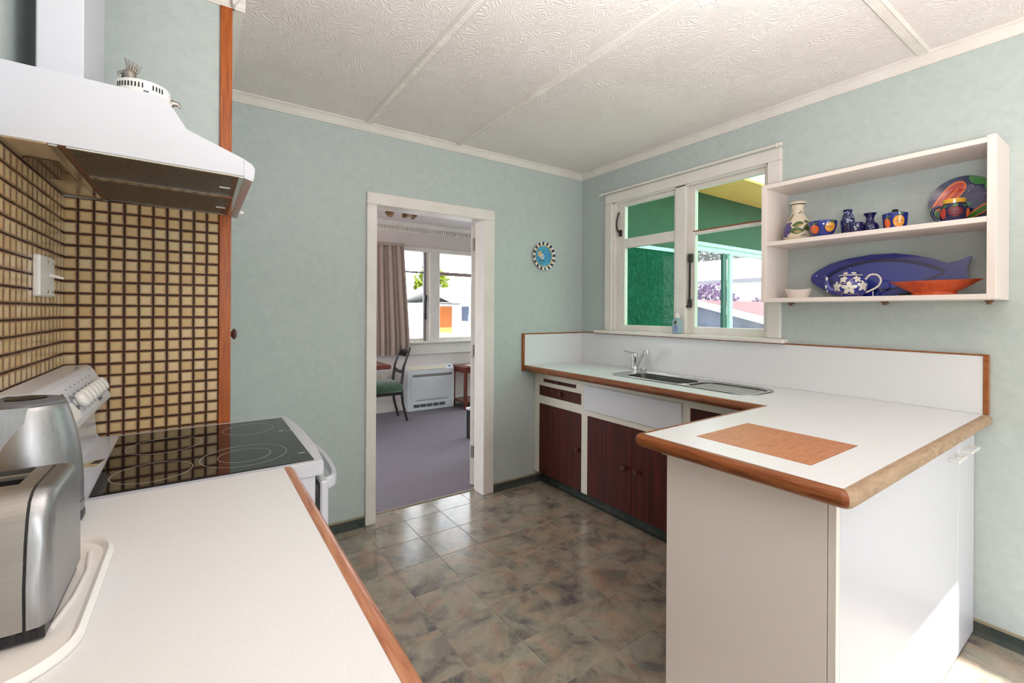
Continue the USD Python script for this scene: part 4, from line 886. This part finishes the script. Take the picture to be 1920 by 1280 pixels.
def wprint(name, poly, mat, e=0., size=.01):
    ms = []
    for g in getattr(poly, 'geoms', [poly]):
        v, f = trimesh.creation.triangulate_polygon(g, engine='earcut'); v3, f3 = trimesh.remesh.subdivide_to_size(np.c_[v, np.zeros(len(v))], f, size); ms.append(trimesh.Trimesh(v3, f3))
    m = trimesh.util.concatenate(ms); r = np.hypot(m.vertices[:, 0], m.vertices[:, 1]); w = np.interp(r, [0, .07, .086, .112], [.004, .0045, .009, .017]) + .0006 + e
    m.vertices = wo + m.vertices[:, :1] * WU + m.vertices[:, 1:2] * WV + w[:, None] * WW; part(wp, name, m, mat, 60)


secs = [Polygon([(r * math.cos(t), r * math.sin(t)) for r, t in [(.089, a0_), (.1115, a0_), (.1115, a0_ + .098), (.1115, a0_ + .196), (.089, a0_ + .196), (.089, a0_ + .098)]]) for a0_ in np.arange(16) * 2 * np.pi / 16]
wprint('rim_checks', shapely.MultiPolygon(secs), plain('check_navy', C(50, 48, 92), .15))
wprint('blue_centre', Point(0, 0).buffer(.080, quad_segs=24), aqua); wprint('gold_ring', Point(0, 0).buffer(.088, quad_segs=24).difference(Point(0, 0).buffer(.080, quad_segs=24)), plain('rim_gold', C(206, 180, 100), .2))
wprint('flower_petals', shapely.union_all([ell(-.036 + .012 * math.cos(k * 1.26), .014 + .016 * math.sin(k * 1.26), .011, .009) for k in range(5)]), plain('petal_gold', C(226, 172, 92), .2), .0006)
wprint('daisy', shapely.union_all([ell(-.012 + .012 * math.cos(k * 1.05), -.004 + .016 * math.sin(k * 1.05), .008, .006) for k in range(6)]), petal, .0009)
wprint('stem', shapely.union_all([LineString([(-.012, -.02), (-.016, -.066)]).buffer(.003), leaf(-.03, -.036, .034, .006, 20), leaf(.0, -.034, .03, .006, 140), leaf(.002, .042, .04, .005, 70)]), plain('stem_teal', C(48, 108, 110), .2), .0004)

# soap dispenser on the sill
c = (2.632, 1.866, 1.180)
sd = thing('soap_dispenser', 'clear pump bottle of pale blue hand soap on the window sill', 'soap dispenser', c)
ps_ = [(.028, 0), (.032, .004), (.033, .07), (.032, .088), (.024, .100), (.013, .106), (.013, .112)]
part(sd, 'bottle', lathe([(0, 0)] + ps_ + [(0, .112)], c, 32), soap_m, 50); part(sd, 'collar', lathe([(.012, .104), (.016, .106), (.016, .124), (.010, .130), (.006, .138), (0, .138)], c, 20), white_plastic, 40)
part(sd, 'pump_stem', cyl((c[0], c[1], c[2] + .13), (c[0], c[1], c[2] + .162), .005, 10), white_plastic, 40); part(sd, 'pump_head', hullchain([(c[0], c[1] - .014, c[2] + .160), (c[0] - .002, c[1] + .006, c[2] + .166), (c[0] - .004, c[1] + .022, c[2] + .160)], [.006, .007, .004], 12), white_plastic, 40)
motif(sd, 'label_patch', c, ps_, ell(-.013, .076, .010, .013), leaf_green, rref=.033); motif(sd, 'label_patch', c, ps_, rrect(-.024, .018, .004, .058, .006), plain('label_blue', C(132, 140, 178), .3), rref=.033)

# ================================================================ LIVING ROOM BEYOND THE DOOR
YF, FZ = 5.80, 2.50
wall('wall_far', (-.6, YF, -.3, 4.3, YF + .12, FZ + .1), [(1.55, YF - .1, .905, 3.75, YF + .3, 2.135)], pinkwall)
wall('wall_far_left', (-.6, YB + .11, -.3, -.5, YF, FZ + .1), [(-.7, 3.3, .1, -.4, 5.5, 2.2)], pinkwall); wall('wall_far_right', (4.2, YB + .11, -.3, 4.3, YF, FZ + .1), [(4.1, 3.2, .1, 4.4, 5.6, 2.3)], pinkwall)
one('wall_far_near', mcube(-.5, YB + .1105, 0, 4.2, YB + .12, FZ) - mcube(.892, YB, -.1, 1.713, YB + .3, 1.999), pinkwall, kind='structure')
one('ceiling_001', bx(-.6, YB + .1, FZ, 4.3, YF + .12, FZ + .12), far_ceiling, kind='structure')
cornice('trim_13', (-.5, YF), (1, 0, 0), 4.7, (0, -1, 0), white_paint, FZ, 2.2)
one('trim_14', [bx(-.5 + .034 * k, YF - .05, FZ - .115, -.5 + .034 * k + .018, YF - .028, FZ - .075) for k in range(138)] + [bx(-.5, YF - .028, FZ - .13, 4.2, YF, FZ - .07)], white_paint, kind='structure')
one('baseboard_far', bx(-.5, YF - .018, 0, 4.2, YF, .11, .004), white_paint, kind='structure')
w2 = thing('window_2', kind='structure', loc=(2.6, YF, .9))
part(w2, 'sill', bx(1.5, YF - .06, .885, 3.8, YF + .06, .912, .004), white_paint); part(w2, 'apron', bx(1.52, YF - .022, .735, 3.78, YF, .885, .004), white_paint)
part(w2, 'head', bx(1.5, YF - .02, 2.130, 3.8, YF + .1, 2.19, .004), white_paint)
part(w2, 'mullion', bx(2.625, YF - .02, .912, 2.772, YF + .10, 2.135, .004), white_paint)
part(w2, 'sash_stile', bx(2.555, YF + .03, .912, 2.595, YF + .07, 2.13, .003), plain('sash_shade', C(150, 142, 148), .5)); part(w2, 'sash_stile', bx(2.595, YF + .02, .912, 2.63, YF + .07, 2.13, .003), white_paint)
part(w2, 'sash_rail', bx(1.55, YF + .03, .912, 2.56, YF + .07, .95, .003), white_paint); part(w2, 'sash_rail', bx(2.77, YF + .03, .912, 3.75, YF + .07, .955, .003), white_paint)
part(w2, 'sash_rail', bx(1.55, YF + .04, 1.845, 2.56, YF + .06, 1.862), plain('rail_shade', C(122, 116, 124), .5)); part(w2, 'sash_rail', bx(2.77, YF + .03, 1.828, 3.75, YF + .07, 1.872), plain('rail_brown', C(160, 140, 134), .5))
part(w2, 'pane', bx(1.55, YF + .048, .95, 2.56, YF + .052, 2.13), pane); part(w2, 'pane', bx(2.77, YF + .048, .95, 3.75, YF + .052, 2.13), pane)
part(w2, 'casement_stay', [cyl((2.575, YF + .02, 1.22), (2.575, YF + .02, 1.50), .009, 10), bx(2.56, YF + .0, 1.47, 2.592, YF + .03, 1.545, .006), bx(2.566, YF + .01, 1.21, 2.590, YF + .03, 1.30, .004)], black_plastic, 40)
# curtain
nx, nz = 160, 12; U_ = np.linspace(0, 1, nx); V = []
for j in range(nz):
    z = np.interp(j, [0, nz - 1], [2.192, .752]); k = j / (nz - 1)
    x = 1.80 + U_ * (.418 + .09 * min(1, k * 1.15)); amp = .012 + .010 * k
    V.append(np.c_[x, YF - .10 - amp * np.sin(U_ * 2 * np.pi * 7.5 + .8 * np.sin(3 * U_)) - .012 * np.sin(U_ * 23 + 1.3), np.full(nx, z)])
V = np.vstack(V); F = [[j * nx + i, j * nx + i + 1, (j + 1) * nx + i + 1, (j + 1) * nx + i] for j in range(nz - 1) for i in range(nx - 1)]
F = np.array(F); F3 = np.vstack([F[:, [0, 1, 2]], F[:, [0, 2, 3]]])
V2 = V + (0, .003, 0); both = trimesh.Trimesh(np.vstack([V, V2]), np.vstack([F3, F3[:, ::-1] + len(V)]), process=False)
cu = thing('curtain', 'pleated taupe curtain drawn to the left of the living room window', 'curtain', (2.0, YF - .1, .75))
part(cu, 'cloth', both, curtain_m, 70); part(cu, 'heading_tape', bx(1.80, YF - .135, 2.165, 2.218, YF - .085, 2.198, .004), curtain_m)
# heat pump
hpt = thing('heat_pump', 'white floor-standing heat pump unit under the living room window', 'heater', (2.58, 5.7, 0))
part(hpt, 'cabinet', bx(2.245, 5.625, .004, 2.925, YF - .0005, .55, .008), pump_white)
part(hpt, 'top_panel', poly_ext(Polygon([(5.627, .548), (5.665, .592), (YF - .001, .592), (YF - .001, .548)]), .66, FX(2.255)), pump_white)
fz = lambda a: (5.627 + a * .038, .548 + a * .044)
part(hpt, 'vent_flap', poly_ext(Polygon([(5.624, .545), (5.662, .590), (5.664, .594), (5.622, .549)]), .52, FX(2.275)), pump_cream); part(hpt, 'display', poly_ext(Polygon([(5.640, .564), (5.655, .582), (5.653, .584), (5.638, .567)]), .05, FX(2.835)), plain('display_blue', C(120, 150, 180), .3))
part(hpt, 'intake_grille', [bx(2.315, 5.6225, .452, 2.885, 5.626, .486)] + [bx(2.315, 5.6205, .455 + .008 * k, 2.885, 5.6225, .459 + .008 * k) for k in range(4)], pump_grey)
part(hpt, 'front_panel', bx(2.29, 5.619, .165, 2.905, 5.626, .445, .003), pump_white); part(hpt, 'groove', bx(2.37, 5.6185, .140, 2.84, 5.626, .148), pump_grey)
part(hpt, 'outlet', bx(2.322, 5.6225, .052, 2.790, 5.626, .092), dark_gap)
for k in range(6): part(hpt, 'outlet_divider', bx(2.322 + .092 * k, 5.6205, .052, 2.330 + .092 * k, 5.6245, .092), pump_white)
for k in range(4): part(hpt, 'outlet_louvre', bx(2.322, 5.621, .058 + .009 * k, 2.790, 5.6235, .061 + .009 * k), pump_grey)
# power outlet
po_ = thing('power_outlet', 'small cream power outlet low on the living room wall behind the chair', 'outlet', (1.99, YF, .46)); part(po_, 'plate', bx(1.945, YF - .012, .425, 2.035, YF, .495, .003), pump_cream); part(po_, 'switch', bx(1.985, YF - .016, .465, 1.997, YF - .012, .482, .001), white_plastic)
# dining chair
dc = thing('dining_chair', 'dark carved wooden dining chair with green upholstered seat', 'chair', (1.8, 5.35, 0))
for y0, lbl in ((5.205, 0), (5.500, 1)):
    part(dc, 'back_post', hullchain([(2.075, y0, .016), (2.020, y0, .22), (2.000, y0, .44), (2.030, y0, .66), (2.105, y0 + (.0 if lbl else .0), .872)], [.015, .016, .019, .016, .014], 8), ebony, 30)
cr_ = Polygon([(5.205, -.03), (5.205, .045), (5.26, .058), (5.30, .040), (5.352, .074), (5.405, .040), (5.445, .058), (5.5, .045), (5.5, -.03)])
hl = [sbox(5.262 + .042 * k, -.018, 5.284 + .042 * k, .022).buffer(.004) for k in range(5)]
part(dc, 'crest_rail', poly_ext(cr_.difference(shapely.union_all(hl)), .018, ((2.078, 0, .80), (0, 1, 0), (.34, 0, .94), (1, 0, 0))), ebony)
part(dc, 'mid_rail', poly_ext(Polygon([(5.21, 0), (5.21, .045), (5.30, .030), (5.40, .030), (5.49, .045), (5.49, 0)]), .018, ((2.012, 0, .575), (0, 1, 0), (.2, 0, .98), (1, 0, 0))), ebony)
part(dc, 'seat', m3.Manifold.hull_points(np.array([(x, y, z) for x0, x1, y0, y1, z in ((1.56, 2.0, 5.19, 5.515, .36), (1.545, 2.01, 5.175, 5.53, .40), (1.55, 2.005, 5.18, 5.525, .45), (1.60, 1.96, 5.23, 5.475, .483), (1.70, 1.86, 5.30, 5.40, .490)) for x in (x0, x1) for y in (y0, y1)])), green_velvet, 60)
part(dc, 'seat_frame', bx(1.56, 5.195, .325, 2.0, 5.51, .36, .004), ebony)
for y0 in (5.22, 5.485): part(dc, 'front_leg', hullchain([(1.585, y0, .015), (1.59, y0, .20), (1.58, y0, .34)], [.013, .016, .022], 10), ebony, 40)
# dining table (its corner shows)
dt = thing('dining_table', 'dark red wooden dining table whose corner shows left of the doorway', 'table', (1.1, 5.0, 0))
part(dt, 'table_top', bx(.55, 4.62, .715, 1.668, 5.70, .757, .008), redwood); part(dt, 'apron', bx(.70, 4.75, .63, 1.55, 5.56, .715), ebony)
for x in (.66, 1.36):
    for y in (4.72, 5.58): part(dt, 'leg', lathe([(0, 0), (.025, 0), (.028, .05), (.022, .12), (.036, .30), (.030, .52), (.040, .60), (.040, .715), (0, .715)], (x, y, 0), 20), ebony, 40)
# side table
sdt = thing('side_table', 'low dark wooden side table with lower shelf right of the heat pump', 'table', (3.2, 5.55, 0))
part(sdt, 'table_top', bx(2.945, 5.36, .548, 3.50, 5.76, .574, .004), redwood); part(sdt, 'lower_shelf', bx(2.96, 5.38, .085, 3.48, 5.74, .105, .003), redwood)
for x in (2.95, 3.455):
    for y in (5.365, 5.715): part(sdt, 'leg', bx(x, y, 0, x + .04, y + .04, .548, .003), redwood)
part(sdt, 'apron', [bx(2.985, 5.368, .49, 3.46, 5.384, .548), bx(2.954, 5.40, .49, 2.970, 5.72, .548)], redwood)
bk = thing('paper_pad', 'white paper pad lying on the low side table', 'paper', (3.12, 5.45, .574)); part(bk, 'sheets', bx(3.06, 5.40, .5745, 3.20, 5.56, .585), white_plastic)
# slim stand by the open door
ss = thing('slim_stand', 'slim black floor stand with pale cap half hidden by the open door', 'stand', (2.32, 4.12, 0)); part(ss, 'post', bx(2.312, 4.10, .0, 2.36, 4.17, .30, .004), black_plastic); part(ss, 'cap', bx(2.300, 4.095, .30, 2.36, 4.17, .325, .008), white_plastic)
# ceiling light
cl = thing('ceiling_light', 'brown wooden ceiling light with three tilted amber shades', 'ceiling light', (1.93, 5.06, FZ))
part(cl, 'plate', bx(1.82, 5.03, FZ - .03, 2.04, 5.09, FZ, .004), plain('lamp_wood', C(98, 76, 60), .5))
for k, (x, y, s) in enumerate(((1.82, 5.06, -1), (1.94, 5.0, .2), (2.04, 5.06, 1))):
    part(cl, 'shade', lathe([(.012, 0), (.03, .02), (.055, .075), (.052, .076), (.027, .022)], (x, y, FZ - .02), 6, (s * .55, -.45, -.72)), amber_glass)

# ================================================================ OUTDOORS
one('ground', bx(-60, -60, -.45, 80, 90, -.32), ground_m, kind='structure')
# back porch outside the kitchen window
pw = mcube(XR + .1, 2.90, -.32, 9.0, 3.02, 3.0) - mcube(4.28, 2.8, .80, 7.0, 3.2, 2.06)
one('wall_porch', pw, smooth_g, kind='structure')
one('wall_porch_lower', bx(XR + .1, 2.885, -.32, 4.2, 2.90, 1.94), stucco_g, kind='structure')
one('trim_15', bx(XR + .1, 2.872, 1.936, 4.2, 2.90, 1.972, .003), mint_frame, kind='structure')
w3 = thing('window_3', kind='structure', loc=(5.6, 2.9, .8))
part(w3, 'head_trim', bx(4.24, 2.875, 2.052, 7.05, 2.90, 2.092, .003), mint_frame)
part(w3, 'frame', bx(4.28, 2.90, 2.005, 7.0, 2.97, 2.055), mint_frame); part(w3, 'frame', bx(4.24, 2.88, .80, 4.32, 2.97, 2.05), mint_frame); part(w3, 'frame', bx(4.28, 2.88, .80, 7.0, 2.97, .86), mint_frame)
part(w3, 'sash_stile', bx(4.99, 2.93, .86, 5.06, 2.96, 2.0), plain('stile_teal', C(46, 92, 86), .3)); part(w3, 'sash_stile', bx(5.085, 2.905, .86, 5.15, 2.94, 2.0), mint_frame)
part(w3, 'pane', bx(4.32, 2.945, .86, 5.0, 2.949, 2.0), pane); part(w3, 'pane', bx(5.14, 2.925, .86, 7.0, 2.929, 2.0), pane)
one('floor_porch', bx(XR + .1, -.6, -.32, 9, 2.885, -.12), plain('porch_slab', C(196, 190, 178), .8), kind='structure')
one('wall_porch_side', bx(XR + .1, -.72, -.32, 14, -.60, 2.56), plain('porch_side_white', C(224, 222, 212), .7), kind='structure')
one('porch_soffit', bx(XR + .1, 2.372, 2.628, 9.0, 2.90, 2.65), soffit_y, 'yellow boarded soffit along the green porch wall', 'soffit')
xs = np.linspace(XR + .1, 8.5, 150); zz = 2.665 + .012 * np.sin(xs * 2 * np.pi / .15)
V = np.vstack([np.c_[xs, np.full(150, 2.40), zz], np.c_[xs, np.full(150, -.6), zz - .12]]); F = np.array([[i, i + 1, 150 + i + 1, 150 + i] for i in range(149)])
one('porch_roof_sheet', trimesh.Trimesh(V, np.vstack([F[:, [0, 1, 2]], F[:, [0, 2, 3]]]), process=False), mint_sheet, 'mint green translucent roof sheet over the porch', 'roof sheet', 60)
# red-roofed neighbour
rhs = thing('red_roofed_house', 'slate-walled neighbour house with red roof and white barge boards', 'house', (15, 7.77, -.32))
gab = Polygon([(5.5, -.32), (10.0, -.32), (10.0, 1.15), (7.75, 1.64), (5.5, 1.15)])
part(rhs, 'wall', poly_ext(gab, 4.8, FX(12.1)), slate_wall)
sl = (1.689 - 1.267) / (7.766 - 6.054)
for s in (-1, 1):
    e = 7.766 + s * 2.6
    part(rhs, 'roof', poly_ext(Polygon([(7.766, 1.700), (e, 1.700 - 2.6 * sl), (e, 1.640 - 2.6 * sl), (7.766, 1.640)]), 5.1, FX(11.98)), red_roof_m)
    part(rhs, 'barge_board', poly_ext(Polygon([(7.766, 1.690), (e, 1.690 - 2.6 * sl), (e, 1.50 - 2.6 * sl), (7.766, 1.50)]), .05, FX(11.93)), ext_white)
part(rhs, 'rail', bx(12.05, 5.6, .86, 12.1, 9.9, .92), plain('rail_pink', C(170, 140, 160), .6))
wr = thing('white_roofed_building', 'long white-roofed building with grey gutter beyond the red roof', 'building', (19, 11, -.32))
part(wr, 'wall', bx(20.9, 4.5, -.32, 27, 24, 2.8), ext_white); part(wr, 'roof', poly_ext(Polygon([(20.5, 2.88), (24.0, 4.28), (27.5, 2.88), (27.5, 2.82), (24.0, 4.22), (20.5, 2.82)]), 20, ((0, 4.2, 0), (1, 0, 0), (0, 0, 1), (0, 1, 0))), ext_white); part(wr, 'gutter', bx(20.38, 4.2, 2.74, 20.48, 24.2, 2.90), grey_gutter)


def tree(name, label, base, h, crown, mat, n=1800, ls=.12, cat='tree', trunk=True):
    r = np.random.default_rng(len(used)); t = thing(name, label, cat, base)
    p = r.normal(size=(n, 3)); p /= np.linalg.norm(p, axis=1)[:, None]; rad = r.uniform(.55, 1, n) ** .6
    lump = .75 + .5 * meshkit.noise(p * 2.3 + 5)
    p = p * (rad * lump)[:, None] * np.array(crown) + np.array(base) + (0, 0, h)
    a = r.normal(size=(n, 3)); a /= np.linalg.norm(a, axis=1)[:, None]; b = np.cross(a, r.normal(size=(n, 3))); b /= np.linalg.norm(b, axis=1)[:, None]
    V = np.stack([p - a * ls, p + b * ls * .5, p + a * ls, p - b * ls * .5], 1).reshape(-1, 3); F = np.arange(n * 4).reshape(-1, 4)
    part(t, 'foliage', trimesh.Trimesh(V, np.vstack([F[:, [0, 1, 2]], F[:, [0, 2, 3]]]), process=False), mat, kind='stuff')
    if trunk: part(t, 'trunk', cyl(base, np.array(base) + (0, 0, h), .12, 10, .06), bark)


tree('bare_tree', 'brownish tree crown showing above the white-roofed building', (31.5, 20.5, -.32), 5.6, (3, 4.6, 2.4), leaf_dark, 5000, .20)
tree('plum_bush', 'mauve leafy bush rising behind the ridge of the red roof', (18.4, 11.4, -.32), 1.9, (.9, 1.2, .95), leaf_plum, 1500, .10, 'bush')
tree('plum_bush', 'smaller mauve bush right of the tall one behind the red roof', (18.9, 9.6, -.32), 1.5, (.7, .5, .7), leaf_plum, 900, .09, 'bush')
# street side seen through the living room window
wh = thing('white_cottage', 'sunlit white cottage with orange door across the yard', 'house', (18, 34, -.32))
part(wh, 'wall', bx(15.1, 32, -.32, 24, 40, 2.05), ext_white); part(wh, 'wall', bx(16.9, 29.2, -.32, 24, 32, 2.05), ext_white)
part(wh, 'roof', poly_ext(Polygon([(28.8, 2.0), (34.5, 3.3), (40.4, 2.0), (40.4, 1.9), (34.5, 3.2), (28.8, 1.9)]), 9.6, FX(14.8)), ext_white)
part(wh, 'door', bx(15.35, 31.9, -.32, 16.35, 32.0, 1.7), orange_door); part(wh, 'window', bx(18.2, 29.1, .6, 19.6, 29.2, 1.7), blue_glass); part(wh, 'window', bx(16.83, 30.2, .6, 16.9, 31.2, 1.7), blue_glass); part(wh, 'gutter', bx(15.0, 31.7, 1.88, 16.9, 31.8, 1.98), grey_gutter)
sb = thing('garden_shed', 'low white shed with a blue window at the left of the yard', 'shed', (10, 38, -.32)); part(sb, 'wall', bx(9.8, 38, -.32, 13.8, 42, 1.9), ext_white); part(sb, 'window', bx(12.7, 37.9, 1.0, 13.6, 38.0, 1.6), blue_glass); part(sb, 'roof', bx(9.5, 37.6, 1.9, 14.1, 42.4, 2.1), ext_white)
tree('lime_tree', 'yellow-green garden tree behind the white cottage', (20.2, 44, -.32), 4.2, (1.9, 1.9, 2.2), leaf_lime, 1600, .20)
tree('lime_tree', 'pale bushy tree far left of the cottage', (15.2, 50, -.32), 4.6, (3.2, 2.5, 1.5), leaf_lime, 1200, .2)
